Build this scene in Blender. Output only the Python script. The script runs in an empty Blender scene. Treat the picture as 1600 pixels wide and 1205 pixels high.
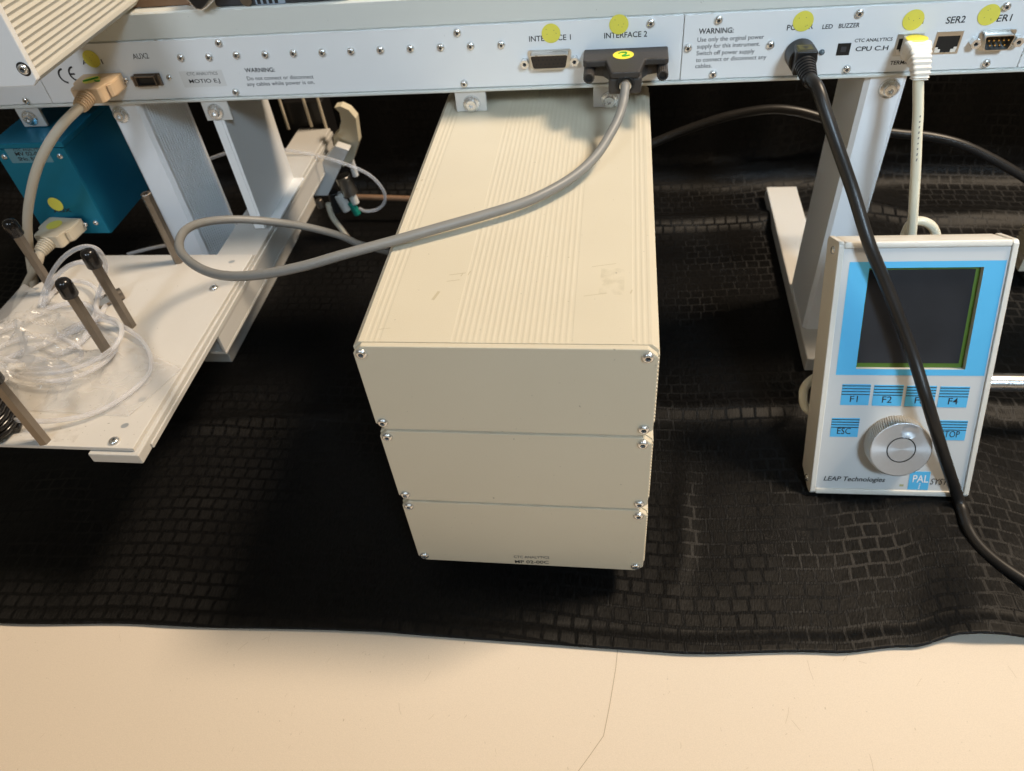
import bpy, bmesh, math, random
from mathutils import Vector, Matrix, noise
random.seed(7)
sc = bpy.context.scene
col = sc.collection
R = math.radians
# ------------------------------------------------------------------ camera, world, lamps, exposure
CAM = Vector((121.297, -242.213, 452.281))            # millimetres
ROT = ((0.9903105532919267, 0.10944637859298346, -0.08547805713467876),
       (-0.018375156365711867, 0.7133838123845448, 0.7005325758708357),
       (-0.13764941578943848, 0.692174130143979, -0.7084826122723495))
FPX = 1164.56
right, up, fwd = (Vector(r) for r in ROT)
cd = bpy.data.cameras.new('camera')
cam = bpy.data.objects.new('camera', cd); col.objects.link(cam)
cd.sensor_width = 36; cd.lens = FPX / 1600 * 36
cd.clip_start = 0.01; cd.clip_end = 50
cam.matrix_world = Matrix((
    (right.x, up.x, -fwd.x, CAM.x * .001), (right.y, up.y, -fwd.y, CAM.y * .001),
    (right.z, up.z, -fwd.z, CAM.z * .001), (0, 0, 0, 1)))
cd.dof.use_dof = True; cd.dof.focus_distance = 0.43; cd.dof.aperture_fstop = 12.0
sc.camera = cam

w = bpy.data.worlds.new('World'); sc.world = w; w.use_nodes = True
bg = w.node_tree.nodes['Background']
bg.inputs[0].default_value = (1.0, .88, .62, 1); bg.inputs[1].default_value = 0.115

def lamp(name, loc, target, size, power, color, sy=None, spread=180):
    d = bpy.data.lights.new(name, 'AREA'); d.shape = 'RECTANGLE'; d.size = size; d.size_y = sy or size
    d.energy = power; d.color = color; d.spread = R(spread)
    o = bpy.data.objects.new(name, d); col.objects.link(o)
    o.location = loc
    o.rotation_euler = (Vector(target) - Vector(loc)).to_track_quat('-Z', 'Y').to_euler()
    return o
lamp('ceiling_lamp', (2.05, 0.72, 3.10), (0.06, 0.06, 0.1), 0.70, 156, (1.0, .81, .60), 0.56)
lamp('window_light', (0.82, -1.10, 1.40), (0.34, .26, .31), 0.35, 1.62, (.62, .82, 1.0), 0.35, spread=41)
lamp('left_window_light', (-0.40, -1.10, 1.25), (-.22, .26, .33), 0.30, .50, (.76, .87, 1.0), 0.30, spread=40)
sc.view_settings.view_transform = 'Standard'; sc.view_settings.look = 'None'
sc.view_settings.exposure = 0.0; sc.view_settings.gamma = 1.0

# ------------------------------------------------------------------ helpers
def ray(px, py):
    return right * ((px - 800) / FPX) + up * ((602.5 - py) / FPX) + fwd
def onX(px, py, v): d = ray(px, py); return CAM + d * ((v - CAM.x) / d.x)
def onY(px, py, v): d = ray(px, py); return CAM + d * ((v - CAM.y) / d.y)
def onZ(px, py, v): d = ray(px, py); return CAM + d * ((v - CAM.z) / d.z)

ORG = {}
def thing(name, label, cat, org=(0, 0, 0), group=None):
    o = bpy.data.objects.new(name, None); col.objects.link(o)
    o.empty_display_size = .02
    o.location = Vector(org) * .001
    o['label'] = label; o['category'] = cat
    if group: o['group'] = group
    ORG[o.name] = Vector(org)
    return o
def part(name, bm, m, parent, label=None, smooth=False, angle=35, kind=None):
    me = bpy.data.meshes.new(name)
    off = ORG[parent.name] if parent else Vector((0, 0, 0))
    bmesh.ops.recalc_face_normals(bm, faces=bm.faces)
    for v in bm.verts: v.co = (v.co - off) * .001
    bm.to_mesh(me); bm.free()
    for mm in (m if isinstance(m, (list, tuple)) else [m]): me.materials.append(mm)
    if smooth:
        me.shade_smooth()
        me.set_sharp_from_angle(angle=R(angle))
    o = bpy.data.objects.new(name, me); col.objects.link(o)
    if parent: o.parent = parent
    ORG[o.name] = off
    if label: o['label'] = label
    if kind: o['kind'] = kind
    return o
def inst(name, me, parent, loc, rot=(0, 0, 0), label=None, scale=1.0):
    o = bpy.data.objects.new(name, me); col.objects.link(o)
    o.parent = parent; o.location = (Vector(loc) - ORG[parent.name]) * .001
    o.rotation_euler = rot; o.scale = (scale,) * 3
    ORG[o.name] = Vector(loc)
    if label: o['label'] = label
    return o
def tag(o, label, cat, group=None):
    o['label'] = label; o['category'] = cat
    if group: o['group'] = group
    return o

def join(bm, t, M4=None):
    if M4 is not None: bmesh.ops.transform(t, matrix=M4, verts=t.verts)
    me = bpy.data.meshes.new('tmp'); t.to_mesh(me); t.free()
    bm.from_mesh(me); bpy.data.meshes.remove(me)
def NB(): return bmesh.new()
def box(bm, x0, x1, y0, y1, z0, z1, bev=0, seg=2, M4=None):
    t = bmesh.new(); bmesh.ops.create_cube(t, size=1)
    for v in t.verts:
        v.co = ((x0 + x1) / 2 + v.co.x * (x1 - x0), (y0 + y1) / 2 + v.co.y * (y1 - y0), (z0 + z1) / 2 + v.co.z * (z1 - z0))
    if bev: bmesh.ops.bevel(t, geom=list(t.edges), offset=bev, segments=seg, affect='EDGES', profile=.5)
    join(bm, t, M4)
    return bm
def prism(bm, pts, axis, a, b, bev=0, M4=None):
    """polygon in the two other axes extruded along axis from a to b"""
    t = bmesh.new()
    def mk(p, q):
        return {0: (q, p[0], p[1]), 1: (p[0], q, p[1]), 2: (p[0], p[1], q)}[axis]
    A = [t.verts.new(mk(p, a)) for p in pts]; B = [t.verts.new(mk(p, b)) for p in pts]
    n = len(pts)
    t.faces.new(A); t.faces.new(B[::-1])
    for i in range(n): t.faces.new((A[i], A[(i + 1) % n], B[(i + 1) % n], B[i]))
    bmesh.ops.recalc_face_normals(t, faces=t.faces)
    if bev: bmesh.ops.bevel(t, geom=list(t.edges), offset=bev, segments=2, affect='EDGES', profile=.5)
    join(bm, t, M4); return bm
def lathe(bm, prof, n=24, M4=None, mod=None, cap=True):
    """profile [(r,z)] about z; mod(i, j) scales radius"""
    t = bmesh.new(); rings = []
    for i, (r, z) in enumerate(prof):
        rings.append([t.verts.new((r * (mod(i, j) if mod else 1) * math.cos(2 * math.pi * j / n),
                                   r * (mod(i, j) if mod else 1) * math.sin(2 * math.pi * j / n), z)) for j in range(n)])
    for a, b in zip(rings, rings[1:]):
        for j in range(n): t.faces.new((a[j], a[(j + 1) % n], b[(j + 1) % n], b[j]))
    if cap: t.faces.new(rings[0][::-1]); t.faces.new(rings[-1])
    join(bm, t, M4); return bm
def axis_mat(p, d):
    q = Vector(d).normalized().to_track_quat('Z', 'Y').to_matrix().to_4x4()
    q.translation = Vector(p); return q
def cyl(bm, p0, p1, r, n=16, r2=None, bev=0):
    p0, p1 = Vector(p0), Vector(p1); L = (p1 - p0).length; r2 = r if r2 is None else r2
    prof = [(r, 0), (r2, L)]
    if bev: prof = [(r - bev, 0), (r, bev), (r2, L - bev), (r2 - bev, L)]
    return lathe(bm, prof, n, axis_mat(p0, p1 - p0))
def spline(pts, k=8):
    P = [Vector(p) for p in pts]; P = [P[0] * 2 - P[1]] + P + [P[-1] * 2 - P[-2]]
    out = []
    for i in range(1, len(P) - 2):
        a, b, c, d = P[i - 1:i + 3]
        for s in range(k):
            t = s / k
            out.append(.5 * ((2 * b) + (c - a) * t + (2 * a - 5 * b + 4 * c - d) * t * t + (3 * b - a - 3 * c + d) * t ** 3))
    out.append(P[-2]); return out
def tube(bm, pts, r, n=12, k=8, raw=False):
    L = [Vector(p) for p in pts] if raw else spline(pts, k)
    t = bmesh.new(); nrm = None; rings = []
    for i, p in enumerate(L):
        d = (L[min(i + 1, len(L) - 1)] - L[max(i - 1, 0)])
        if d.length < 1e-6: continue
        d.normalize()
        if nrm is None:
            nrm = d.orthogonal().normalized()
        nrm = (nrm - d * nrm.dot(d)).normalized(); bi = d.cross(nrm)
        rr = r(i / (len(L) - 1)) if callable(r) else r
        rings.append([t.verts.new(p + (nrm * math.cos(2 * math.pi * j / n) + bi * math.sin(2 * math.pi * j / n)) * rr) for j in range(n)])
    for a, b in zip(rings, rings[1:]):
        for j in range(n): t.faces.new((a[j], a[(j + 1) % n], b[(j + 1) % n], b[j]))
    t.faces.new(rings[0][::-1]); t.faces.new(rings[-1])
    join(bm, t); return bm
def poly(bm, pts):
    bm.faces.new([bm.verts.new(p) for p in pts]); return bm
def disc(bm, c, ux, uy, rx, ry=None, n=28, th=0.0, nd=None):
    ry = ry or rx; c, ux, uy = Vector(c), Vector(ux), Vector(uy)
    top = [c + ux * rx * math.cos(2 * math.pi * i / n) + uy * ry * math.sin(2 * math.pi * i / n) for i in range(n)]
    if th:
        nd = Vector(nd or ux.cross(uy)); t = bmesh.new()
        A = [t.verts.new(p + nd * th) for p in top]; B = [t.verts.new(p) for p in top]
        t.faces.new(A); t.faces.new(B[::-1])
        for i in range(n): t.faces.new((A[i], B[i], B[(i + 1) % n], A[(i + 1) % n]))
        join(bm, t)
    else: poly(bm, top)
    return bm
_tc = {}
def text_bm(body, bold=0.0, shear=0.0):
    cu = bpy.data.curves.new('txt', 'FONT'); cu.body = body; cu.size = 1; cu.offset = bold; cu.shear = shear
    cu.resolution_u = 3; cu.fill_mode = 'FRONT'
    o = bpy.data.objects.new('txt', cu); col.objects.link(o)
    dg = bpy.context.evaluated_depsgraph_get()
    me = bpy.data.meshes.new_from_object(o.evaluated_get(dg))
    bpy.data.objects.remove(o); bpy.data.curves.remove(cu)
    b = bmesh.new(); b.from_mesh(me); bpy.data.meshes.remove(me); return b
def lettering(body, p0, p1, upv, capmm, nd, m, parent, bold=0.012, shear=0.0, lift=.18, name='lettering'):
    """text between baseline points p0..p1, cap height capmm along upv"""
    b = text_bm(body, bold, shear)
    xs = [v.co.x for v in b.verts]; x0, x1 = min(xs), max(xs)
    p0, p1, upv, nd = Vector(p0), Vector(p1), Vector(upv), Vector(nd)
    ux = (p1 - p0)
    for v in b.verts:
        v.co = p0 + ux * ((v.co.x - x0) / (x1 - x0)) + upv * (v.co.y / .69 * capmm) + nd * lift
    return part(name, b, m, parent)

# ------------------------------------------------------------------ materials
def mat(name, c, rough=.5, metal=0, var=.06, vs=60, bump=0.0, bs=400, spec=.5, dirt=0.0, coat=0.0, aniso=0.0, trans=0, ior=1.45):
    m = bpy.data.materials.new(name); m.use_nodes = True
    N = m.node_tree.nodes; L = m.node_tree.links; b = N['Principled BSDF']
    b.inputs['Roughness'].default_value = rough; b.inputs['Metallic'].default_value = metal
    b.inputs['Specular IOR Level'].default_value = spec; b.inputs['Coat Weight'].default_value = coat
    b.inputs['Anisotropic'].default_value = aniso; b.inputs['Transmission Weight'].default_value = trans; b.inputs['IOR'].default_value = ior
    tc = N.new('ShaderNodeTexCoord')
    n1 = N.new('ShaderNodeTexNoise'); n1.inputs['Scale'].default_value = vs; n1.inputs['Detail'].default_value = 5
    L.new(tc.outputs['Object'], n1.inputs['Vector'])
    mx = N.new('ShaderNodeMix'); mx.data_type = 'RGBA'
    mx.inputs['A'].default_value = (*[x * (1 - var) for x in c], 1); mx.inputs['B'].default_value = (*[min(1, x * (1 + var)) for x in c], 1)
    L.new(n1.outputs['Fac'], mx.inputs['Factor']); outc = mx.outputs['Result']
    if dirt:
        n2 = N.new('ShaderNodeTexNoise'); n2.inputs['Scale'].default_value = 420; n2.inputs['Detail'].default_value = 2
        L.new(tc.outputs['Object'], n2.inputs['Vector'])
        cr = N.new('ShaderNodeValToRGB'); cr.color_ramp.elements[0].position = .74; cr.color_ramp.elements[1].position = .80
        L.new(n2.outputs['Fac'], cr.inputs['Fac'])
        ml = N.new('ShaderNodeMath'); ml.operation = 'MULTIPLY'; ml.inputs[1].default_value = dirt
        L.new(cr.outputs['Color'], ml.inputs[0])
        m2 = N.new('ShaderNodeMix'); m2.data_type = 'RGBA'; m2.inputs['B'].default_value = (.08, .06, .04, 1)
        L.new(ml.outputs[0], m2.inputs['Factor']); L.new(outc, m2.inputs['A']); outc = m2.outputs['Result']
    L.new(outc, b.inputs['Base Color'])
    rv = N.new('ShaderNodeMapRange'); rv.inputs['To Min'].default_value = max(.02, rough - .07); rv.inputs['To Max'].default_value = min(1, rough + .07)
    L.new(n1.outputs['Fac'], rv.inputs['Value']); L.new(rv.outputs['Result'], b.inputs['Roughness'])
    if bump:
        n3 = N.new('ShaderNodeTexNoise'); n3.inputs['Scale'].default_value = bs; n3.inputs['Detail'].default_value = 3
        L.new(tc.outputs['Object'], n3.inputs['Vector'])
        bp = N.new('ShaderNodeBump'); bp.inputs['Strength'].default_value = bump; bp.inputs['Distance'].default_value = .0006
        L.new(n3.outputs['Fac'], bp.inputs['Height']); L.new(bp.outputs['Normal'], b.inputs['Normal'])
    return m
M = {}
M['cream'] = mat('cream_paint', (.615, .55, .425), .42, var=.035, vs=25, bump=.12, bs=1600, dirt=.5)
M['arm_cream'] = mat('arm_cover_plastic', (.60, .58, .52), .45, var=.03, vs=25, bump=.08, bs=1600, dirt=.2)
M['panel'] = mat('panel_paint', (.80, .81, .815), .38, var=.025, vs=20, bump=.06, bs=2200, dirt=.25)
M['post'] = mat('stand_paint', (.85, .87, .90), .36, var=.02, vs=20, bump=.05, bs=2200)
M['ledge'] = mat('beam_paint', (.66, .67, .63), .45, var=.03, vs=20, bump=.08, bs=2000, dirt=.3)
M['white'] = mat('white_paint', (.58, .56, .525), .42, var=.03, vs=30, bump=.06, bs=1800, dirt=.3)
M['plate'] = mat('tray_paint', (.63, .60, .555), .5, var=.10, vs=14, bump=.08, bs=1500, dirt=.9)
M['grey_alu'] = mat('grey_aluminium', (.42, .44, .46), .45, .35, var=.05, vs=40)
M['steel'] = mat('zinc_steel', (.78, .78, .77), .26, .85, var=.10, vs=300)
M['steel_dark'] = mat('dark_steel', (.26, .225, .19), .38, .9, var=.22, vs=120, bump=.1, bs=900)
M['recess'] = mat('recess_black', (.012, .012, .012), .5)
M['blackp'] = mat('black_plastic', (.013, .012, .012), .34, var=.2, bump=.12, bs=1200)
M['blackrub'] = mat('black_rubber', (.010, .009, .009), .22, var=.2, bump=.05, bs=700, spec=.6)
M['hood'] = mat('dark_grey_textured_plastic', (.040, .034, .030), .5, var=.35, vs=900, bump=.5, bs=1500)
M['cable_black'] = mat('black_cable', (.016, .014, .013), .38, var=.2, vs=80)
M['cable_grey'] = mat('grey_cable', (.215, .21, .197), .42, var=.06, vs=60, dirt=.4)
M['cable_beige'] = mat('beige_cable', (.60, .53, .42), .45, var=.08, vs=60, dirt=.5)
M['cable_cream'] = mat('cream_cable', (.74, .69, .54), .33, var=.04, vs=60)
M['beige'] = mat('beige_plastic', (.66, .475, .30), .42, var=.05, vs=60, bump=.06, bs=900)
M['beige2'] = mat('pale_beige_plastic', (.64, .57, .45), .42, var=.05, vs=60, bump=.06, bs=900)
M['boot'] = mat('cream_boot_plastic', (.80, .74, .66), .4, var=.03)
M['yellow'] = mat('yellow_sticker', (.78, .70, .10), .5, var=.05, vs=90, dirt=.5)
M['yellow2'] = mat('bright_yellow_sticker', (.86, .70, .05), .45, var=.05, vs=90)
M['green_ink'] = mat('green_ink', (.05, .33, .04), .6)
M['ink'] = mat('black_print', (.018, .018, .02), .6)
M['ink_grey'] = mat('grey_print', (.10, .10, .11), .6)
M['teal'] = mat('teal_paint', (.012, .22, .38), .40, .66, var=.12, vs=40, dirt=.15)
M['label_clear'] = mat('label_film', (.10, .24, .29), .3)
M['label_silver'] = mat('silver_label', (.72, .725, .72), .35, .1)
M['blue'] = mat('sky_blue_print', (.10, .47, .80), .42, var=.02)
M['kpface'] = mat('keypad_foil', (.60, .61, .615), .42, var=.02, bump=.04, bs=2500)
M['kpbody'] = mat('keypad_shell', (.72, .69, .63), .4, var=.03, dirt=.2)
M['lcd'] = mat('lcd_glass', (.026, .028, .034), .2, var=.35, vs=25, spec=.6, coat=.5)
M['pcb'] = mat('green_bezel', (.09, .17, .012), .5)
M['alu'] = mat('turned_aluminium', (.70, .70, .715), .48, .6, var=.05, vs=500, aniso=.6)
M['alu_side'] = mat('knurled_aluminium', (.66, .63, .58), .42, .6, var=.08)
M['gold'] = mat('gold_pin', (.75, .52, .18), .25, 1)
M['tin'] = mat('tinned_shell', (.66, .65, .62), .30, 1, var=.12, vs=150)
M['wood'] = mat('brown_board', (.22, .125, .07), .55, var=.12, vs=30)
M['darkblock'] = mat('dark_grey_cover', (.045, .045, .05), .45)
M['teal_plastic'] = mat('green_plastic', (.01, .20, .15), .4)
M['insert'] = mat('dark_brown_insert', (.028, .02, .015), .45)
M['led'] = mat('led_lens', (.12, .15, .17), .2)
M['rod'] = mat('satin_aluminium', (.70, .70, .71), .28, 1, var=.04)
M['smudge'] = mat('grey_smudge', (.30, .27, .22), .7, var=.4, vs=300)
M['cyan_white'] = mat('white_print', (.85, .86, .87), .5)

def tubing_mat():
    m = bpy.data.materials.new('translucent_tubing'); m.use_nodes = True
    N = m.node_tree.nodes; L = m.node_tree.links; b = N['Principled BSDF']; out = N['Material Output']
    b.inputs['Base Color'].default_value = (.86, .86, .88, 1); b.inputs['Roughness'].default_value = .22
    b.inputs['Transmission Weight'].default_value = .25; b.inputs['IOR'].default_value = 1.2
    t = N.new('ShaderNodeBsdfTransparent'); t.inputs[0].default_value = (.97, .97, .98, 1)
    lw = N.new('ShaderNodeLayerWeight'); lw.inputs[0].default_value = .35
    mr = N.new('ShaderNodeMapRange'); mr.inputs['To Min'].default_value = .30; mr.inputs['To Max'].default_value = .72
    L.new(lw.outputs['Facing'], mr.inputs['Value'])
    mx = N.new('ShaderNodeMixShader'); L.new(mr.outputs['Result'], mx.inputs[0])
    L.new(t.outputs[0], mx.inputs[1]); L.new(b.outputs[0], mx.inputs[2]); L.new(mx.outputs[0], out.inputs[0])
    return m
def film_mat():
    m = bpy.data.materials.new('clear_film'); m.use_nodes = True
    N = m.node_tree.nodes; L = m.node_tree.links; b = N['Principled BSDF']; out = N['Material Output']
    b.inputs['Base Color'].default_value = (.80, .78, .76, 1); b.inputs['Roughness'].default_value = .12
    t = N.new('ShaderNodeBsdfTransparent'); t.inputs[0].default_value = (.95, .95, .95, 1)
    lw = N.new('ShaderNodeLayerWeight'); lw.inputs[0].default_value = .3
    mr = N.new('ShaderNodeMapRange'); mr.inputs['To Min'].default_value = .20; mr.inputs['To Max'].default_value = .75
    L.new(lw.outputs['Facing'], mr.inputs['Value'])
    mx = N.new('ShaderNodeMixShader'); L.new(mr.outputs['Result'], mx.inputs[0])
    L.new(t.outputs[0], mx.inputs[1]); L.new(b.outputs[0], mx.inputs[2]); L.new(mx.outputs[0], out.inputs[0])
    return m
M['tubing'] = tubing_mat(); M['film'] = film_mat()

def cloth_mat():
    m = bpy.data.materials.new('black_damask_cloth'); m.use_nodes = True
    N = m.node_tree.nodes; L = m.node_tree.links; b = N['Principled BSDF']
    uv = N.new('ShaderNodeUVMap'); uv.uv_map = 'UVMap'
    br = N.new('ShaderNodeTexBrick'); br.inputs['Scale'].default_value = 1
    br.inputs['Brick Width'].default_value = .0112; br.inputs['Row Height'].default_value = .0103
    br.inputs['Mortar Size'].default_value = .0017; br.inputs['Mortar Smooth'].default_value = .8
    br.offset = .30; br.offset_frequency = 2
    nz = N.new('ShaderNodeTexNoise'); nz.inputs['Scale'].default_value = 90; nz.inputs['Detail'].default_value = 2
    L.new(uv.outputs[0], nz.inputs['Vector'])
    dv = N.new('ShaderNodeVectorMath'); dv.operation = 'SCALE'; dv.inputs['Scale'].default_value = .0017
    L.new(nz.outputs['Color'], dv.inputs[0])
    av = N.new('ShaderNodeVectorMath'); av.operation = 'ADD'; L.new(uv.outputs[0], av.inputs[0]); L.new(dv.outputs[0], av.inputs[1])
    L.new(av.outputs[0], br.inputs['Vector'])
    # twill threads run one way in the blocks and the other way in the strips between them
    def twill(ang):
        mp = N.new('ShaderNodeMapping'); mp.inputs['Rotation'].default_value = (0, 0, R(ang)); mp.inputs['Scale'].default_value = (900, 240, 1)
        L.new(uv.outputs[0], mp.inputs['Vector'])
        wv = N.new('ShaderNodeTexNoise'); wv.inputs['Scale'].default_value = 1.0; wv.inputs['Detail'].default_value = 2
        L.new(mp.outputs[0], wv.inputs['Vector']); return wv
    w1 = twill(62); w2 = twill(-28)
    mw = N.new('ShaderNodeMix'); mw.data_type = 'FLOAT'
    L.new(br.outputs['Fac'], mw.inputs['Factor']); L.new(w1.outputs['Fac'], mw.inputs['A']); L.new(w2.outputs['Fac'], mw.inputs['B'])
    big = N.new('ShaderNodeTexNoise'); big.inputs['Scale'].default_value = 9; L.new(uv.outputs[0], big.inputs['Vector'])
    c1 = N.new('ShaderNodeMix'); c1.data_type = 'RGBA'
    c1.inputs['A'].default_value = (.0044, .0042, .0042, 1); c1.inputs['B'].default_value = (.0040, .0038, .0038, 1)
    L.new(br.outputs['Fac'], c1.inputs['Factor'])
    c2 = N.new('ShaderNodeMix'); c2.data_type = 'RGBA'; c2.blend_type = 'MULTIPLY'; c2.inputs['Factor'].default_value = .9
    L.new(c1.outputs['Result'], c2.inputs['A'])
    cr = N.new('ShaderNodeValToRGB'); cr.color_ramp.elements[0].color = (.2, .2, .2, 1); cr.color_ramp.elements[0].position = .3; cr.color_ramp.elements[1].position = .7; cr.color_ramp.elements[1].color = (2.0, 1.95, 1.9, 1)
    L.new(mw.outputs['Result'], cr.inputs['Fac']); L.new(cr.outputs['Color'], c2.inputs['B'])
    L.new(c2.outputs['Result'], b.inputs['Base Color'])
    b.inputs['Roughness'].default_value = .50; b.inputs['Specular IOR Level'].default_value = .17
    b.inputs['Anisotropic'].default_value = .6
    tg = N.new('ShaderNodeTangent'); tg.direction_type = 'UV_MAP'; tg.uv_map = 'UVMap'; L.new(tg.outputs[0], b.inputs['Tangent'])
    ar = N.new('ShaderNodeMath'); ar.operation = 'MULTIPLY'; ar.inputs[1].default_value = .25
    L.new(br.outputs['Fac'], ar.inputs[0]); L.new(ar.outputs[0], b.inputs['Anisotropic Rotation'])
    b.inputs['Sheen Weight'].default_value = .0; b.inputs['Sheen Roughness'].default_value = .5
    bp = N.new('ShaderNodeBump'); bp.inputs['Strength'].default_value = .55; bp.inputs['Distance'].default_value = .0004
    gm = N.new('ShaderNodeNewGeometry')
    tl = N.new('ShaderNodeMapRange'); tl.inputs['To Min'].default_value = .14; tl.inputs['To Max'].default_value = -.14
    L.new(br.outputs['Fac'], tl.inputs['Value'])
    pn = N.new('ShaderNodeTexNoise'); pn.inputs['Scale'].default_value = 16; pn.inputs['Detail'].default_value = 3
    L.new(uv.outputs[0], pn.inputs['Vector'])
    pr = N.new('ShaderNodeMapRange'); pr.inputs['From Min'].default_value = .34; pr.inputs['From Max'].default_value = .64
    pr.inputs['To Min'].default_value = -.85; pr.inputs['To Max'].default_value = 1.0; L.new(pn.outputs['Fac'], pr.inputs['Value'])
    tm = N.new('ShaderNodeMath'); tm.operation = 'MULTIPLY'; L.new(tl.outputs['Result'], tm.inputs[0]); L.new(pr.outputs['Result'], tm.inputs[1])
    cx = N.new('ShaderNodeCombineXYZ'); L.new(tm.outputs[0], cx.inputs['X'])
    ad = N.new('ShaderNodeVectorMath'); ad.operation = 'ADD'; L.new(gm.outputs['Normal'], ad.inputs[0]); L.new(cx.outputs[0], ad.inputs[1])
    nn = N.new('ShaderNodeVectorMath'); nn.operation = 'NORMALIZE'; L.new(ad.outputs[0], nn.inputs[0]); L.new(nn.outputs[0], bp.inputs['Normal'])
    L.new(mw.outputs['Result'], bp.inputs['Height']); L.new(bp.outputs['Normal'], b.inputs['Normal'])
    return m
M['cloth'] = cloth_mat()
def bench_mat():
    m = mat('cream_laminate', (.715, .63, .53), .62, var=.04, vs=5, bump=.05, bs=900, dirt=.25, spec=.25)
    N = m.node_tree.nodes; L = m.node_tree.links; b = N['Principled BSDF']
    tc = N.new('ShaderNodeTexCoord')
    # fine worn scratches: stretched voronoi edges, masked
    src = b.inputs['Base Color'].links[0].from_socket
    g = N.new('ShaderNodeTexNoise'); g.inputs['Scale'].default_value = 1500; g.inputs['Detail'].default_value = 1
    L.new(tc.outputs['Object'], g.inputs['Vector'])
    mr = N.new('ShaderNodeMapRange'); mr.inputs['From Min'].default_value = .3; mr.inputs['From Max'].default_value = .7
    mr.inputs['To Min'].default_value = .955; mr.inputs['To Max'].default_value = 1.03; L.new(g.outputs['Fac'], mr.inputs['Value'])
    mu = N.new('ShaderNodeMix'); mu.data_type = 'RGBA'; mu.blend_type = 'MULTIPLY'; mu.inputs['Factor'].default_value = 1
    cb = N.new('ShaderNodeCombineColor')
    for i in range(3): L.new(mr.outputs['Result'], cb.inputs[i])
    L.new(src, mu.inputs['A']); L.new(cb.outputs[0], mu.inputs['B']); L.new(mu.outputs['Result'], b.inputs['Base Color'])
    return m
M['bench'] = bench_mat()

# shared screw meshes, axis +Z
def screw_mesh(name, prof, rec, m, n=24, torx=.72):
    bm = NB(); k = len(prof) - rec
    def mod(i, j): return 1 if i < k else (1.0 if (j // 2) % 2 == 0 else torx)
    lathe(bm, prof, n, mod=mod)
    me = bpy.data.meshes.new(name)
    bmesh.ops.recalc_face_normals(bm, faces=bm.faces)
    for f in bm.faces:
        if all(v.co.z < .9 for v in f.verts) and f.calc_center_median().xy.length < prof[k][0] * 1.01 and len(f.verts) > 4: f.material_index = 1
    for v in bm.verts: v.co *= .001
    bm.to_mesh(me); bm.free(); me.materials.append(m); me.materials.append(M['recess'])
    me.shade_smooth(); me.set_sharp_from_angle(angle=R(40)); return me
PAN = screw_mesh('pan_screw', [(2.75, 0), (2.75, .5), (2.4, 1.3), (1.8, 1.75), (1.25, 1.9), (1.15, 1.85), (1.1, .8)], 2, M['steel'])
HEXS = screw_mesh('hex_screw', [(3.0, 0), (3.0, .4), (2.75, 1.1), (2.2, 1.6), (1.6, 1.75), (1.45, 1.7), (1.4, .6)], 2, M['steel'], torx=.87)
WASH = screw_mesh('washer_screw', [(6.4, 0), (6.4, .3), (5.8, 1.5), (4.5, 2.0), (4.0, 2.1), (3.9, 3.6), (3.5, 4.1), (1.9, 4.2), (1.75, 4.1), (1.7, 2.4)], 2, M['steel'])
for me, kk in ((WASH, 2.5), (PAN, .9), (HEXS, .7)):
    pass
FRONT = (R(90), 0, 0)       # +Z of the screw turned towards the viewer (-Y)

# ------------------------------------------------------------------ setting: bench top and cloth
bm = NB(); box(bm, -900, 1100, -420, 900, -36, -1.2)
bench = part('bench_top', bm, M['bench'], None, kind='structure')
def flatstrip(bm, pts, wd, z):
    L = [Vector(p) for p in pts]
    for a, b in zip(L, L[1:]):
        d = (b - a); s = Vector((-d.y, d.x, 0)).normalized() * wd / 2
        poly(bm, [a - s + Vector((0, 0, z)), b - s + Vector((0, 0, z)), b + s + Vector((0, 0, z)), a + s + Vector((0, 0, z))])
bm = NB()
crack = [onZ(x, y, -1.2) for x, y in ((966, 1005), (962, 1045), (953, 1100), (943, 1150), (922, 1180), (903, 1206), (890, 1222))]
flatstrip(bm, crack, .38, .12)
part('scratch', bm, mat('scratch_grey', (.40, .33, .24), .6), bench)
bm = NB()
for i in range(80):
    p = onZ(random.uniform(-30, 1640), random.uniform(1000, 1230), -1.2); a = random.gauss(1.2, .7); l = random.choice((.5, .8, 1.5, 3, 6, 11)) * random.uniform(.5, 1.2)
    b0 = p + Vector((math.cos(a), math.sin(a), 0)) * l
    mid = (p + b0) / 2 + Vector((random.uniform(-.4, .4), random.uniform(-.4, .4), 0)) * l * .15
    flatstrip(bm, [p, mid, b0], random.uniform(.12, .22) if l > 1.5 else random.uniform(.2, .55), .10)
part('scratch_marks', bm, mat('fine_scratch', (.50, .42, .32), .6), bench, kind='stuff')

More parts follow.
